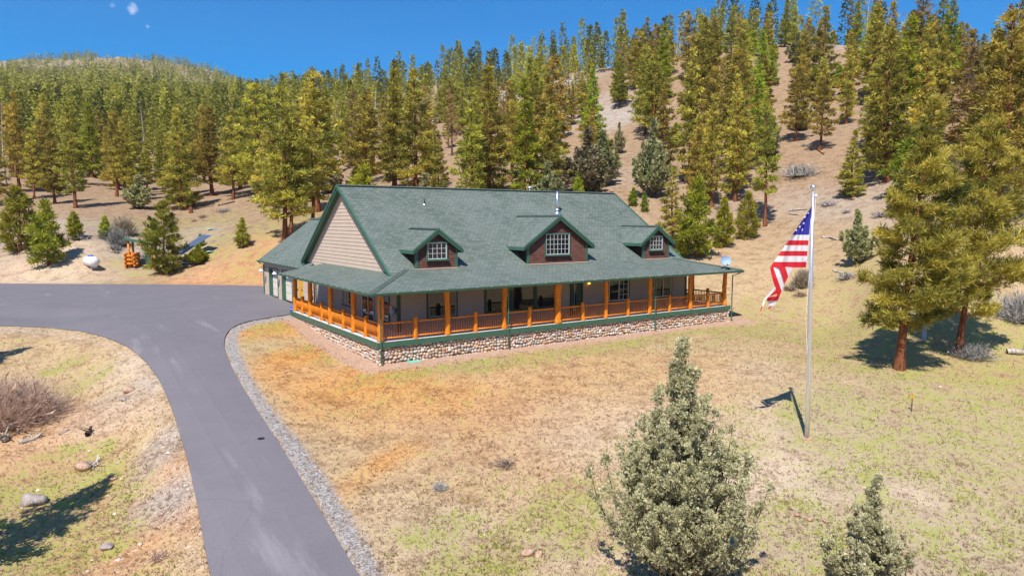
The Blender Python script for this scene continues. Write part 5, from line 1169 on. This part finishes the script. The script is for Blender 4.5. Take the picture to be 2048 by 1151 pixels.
# low scrub and litter on the open slope
scr = [twiggy(90+k, .7, .6, 120, .018, ('greytwig', 'twig')[k % 2], name='scrub', base=.3) for k in range(4)]
_rg = np.random.RandomState(77); ns_ = 0
while ns_ < 70:
    c_, r_ = _rg.uniform(1250, 2040), _rg.uniform(200, 600)
    if ns_ > 50: c_, r_ = _rg.uniform(0, 500), _rg.uniform(420, 520)
    P = G(c_, r_); dd_ = math.hypot(P[0]-CAM[0], P[1]-CAM[1])
    if dd_ < 58 or dd_ > 200 or (P[0] < 29 and P[1] < 33 and P[0] > -2): continue
    ns_ += 1; o = link('scrub_bush', scr[ns_ % 4]); o.location = P; o.rotation_euler = (0, 0, _rg.uniform(0, 6)); sc_ = _rg.uniform(.5, 1.5); o.scale = (sc_*1.3, sc_*1.3, sc_*.8)
    tag(o, 'low dry scrub on the slope above the parking area' if c_ < 600 else 'low dry scrub on the sandy slope right of the house', 'shrub', 'low scrub above the parking area' if c_ < 600 else 'low scrub right of the house')
# earth mound in front of the leaning pine
# ------------------------------------------------------------------ grass and pebbles on the near ground
def scatter(n, seed, rmin=8, rmax=62):
    rng = np.random.RandomState(seed); az = np.radians(rng.uniform(-41, 41, n)); r_ = rmin*(rmax/rmin)**rng.uniform(0, 1, n)
    x = CAM[0]+(np.sin(az)*RT[0]+np.cos(az)*_f2[0])*r_; y = CAM[1]+(np.sin(az)*RT[1]+np.cos(az)*_f2[1])*r_
    k = ~inside(x, y, drive_s) & ~((x > -.8) & (x < 27.3) & (y > -.8) & (y < 30)); return x[k], y[k], r_[k], rng
import mathutils
def green_at(x, y):          # nearest terrain vertex value
    global _KG
    try: _KG
    except NameError:
        q = np.where(TR < 75)[0][::2]; _KG = (mathutils.kdtree.KDTree(len(q)), q)
        for i, j in enumerate(q): _KG[0].insert((TX[j], TY[j], 0), i)
        _KG[0].balance()
    return np.array([TG[_KG[1][_KG[0].find((a, b, 0))[1]]] for a, b in zip(x, y)])
x, y, r_, rng = scatter(110000, 3); gg = green_at(x, y)+(fbm(x*.9, y*.9, 8, 4)-.47)*1.6
keep = rng.rand(len(x)) < np.clip(gg*1.3-.30, .0, 1); x, y, r_, gg = x[keep], y[keep], r_[keep], gg[keep]; z = Z(x, y)
sc = np.clip(r_/22, .7, 1.6)[:, None]
n = len(x); C = np.stack([x, y, z], 1); K = 5
M['ggreen'] = foliage_mat('green_grass_blades', (.16,.22,.02), (.46,.60,.05), trans=.35); M['gdry'] = foliage_mat('dry_grass_blades', (.20,.12,.06), (.74,.58,.38), trans=.3)
V, F, T = blades(rng, C, np.tile([0,0,.9], (n, 1)), K, .065, .016, .6, rng.uniform(0, 1, (n, 1))); V[:, 2] = np.maximum(V[:, 2], np.repeat(z, K*4)-.01)
o = link('green_grass', fast_mesh('green_grass', V, F, M['ggreen'], np.repeat(T, 3, 1))); tag(o, 'patches of short green spring grass on the lawn and verges', 'grass', kind='stuff')
x, y, r_, rng = scatter(60000, 4); z = Z(x, y); n = len(x); C = np.stack([x, y, z], 1)
V, F, T = blades(rng, C, np.tile([0,0,.5], (n, 1)), 4, .11, .02, .9, rng.uniform(0, 1, (n, 1))); V[:, 2] = np.maximum(V[:, 2], np.repeat(z, 16)-.01)
o = link('dry_grass', fast_mesh('dry_grass', V, F, M['gdry'], np.repeat(T, 3, 1))); tag(o, 'thin dry straw coloured grass over the whole yard', 'grass', kind='stuff')
M['pebble'] = foliage_mat('loose_pebbles', (.30,.19,.13), (.72,.58,.47), trans=0.)
x, y, r_, rng = scatter(26000, 6, 9, 80); pr_ = np.maximum(pdist(x, y, grav_l) > -2.5, (fbm(x/3, y/3, 51, 3) > .60)); keep = pr_ & (rng.rand(len(x)) < .55); x, y = x[keep], y[keep]; z = Z(x, y); n = len(x)
oc = np.array([(1,0,0),(0,1,0),(-1,0,0),(0,-1,0),(0,0,1)]); tri = np.array([(0,1,4),(1,2,4),(2,3,4),(3,0,4)])
s_ = rng.gamma(2., .016, (n, 1, 1)).clip(.01, .11); a = rng.uniform(0, 6.28, n); Q = oc[None]*s_*rng.uniform(.6, 1.2, (n, 5, 1)); qx = Q[:, :, 0]*np.cos(a)[:, None]-Q[:, :, 1]*np.sin(a)[:, None]; qy = Q[:, :, 0]*np.sin(a)[:, None]+Q[:, :, 1]*np.cos(a)[:, None]
V = np.stack([qx+x[:, None], qy+y[:, None], Q[:, :, 2]*.7+z[:, None]], 2).reshape(-1, 3); F = (tri[None]+np.arange(n)[:, None, None]*5).reshape(-1, 3)
o = link('loose_pebbles', fast_mesh('loose_pebbles', V, F, M['pebble'], np.repeat(np.repeat(rng.uniform(0, 1, (n, 1)), 4, 0), 3, 1))); tag(o, 'loose pebbles strewn over the banks beside the driveway', 'pebbles', kind='stuff')
# ------------------------------------------------------------------ air: far ridges fade a little
m = MB(); m.box(-2100, 2300, -2100, 2300, -12, 620); hz = m.build('haze', []); tag(hz, kind='stuff')
hm = bpy.data.materials.new('air'); hm.use_nodes = True; ht = hm.node_tree; ht.nodes.clear(); vo = ht.nodes.new('ShaderNodeVolumePrincipled'); vo.inputs['Density'].default_value = .00010; vo.inputs['Color'].default_value = (.80,.88,1,1); vo.inputs['Anisotropy'].default_value = .3
out = ht.nodes.new('ShaderNodeOutputMaterial'); ht.links.new(vo.outputs[0], out.inputs['Volume']); hz.data.materials.append(hm)
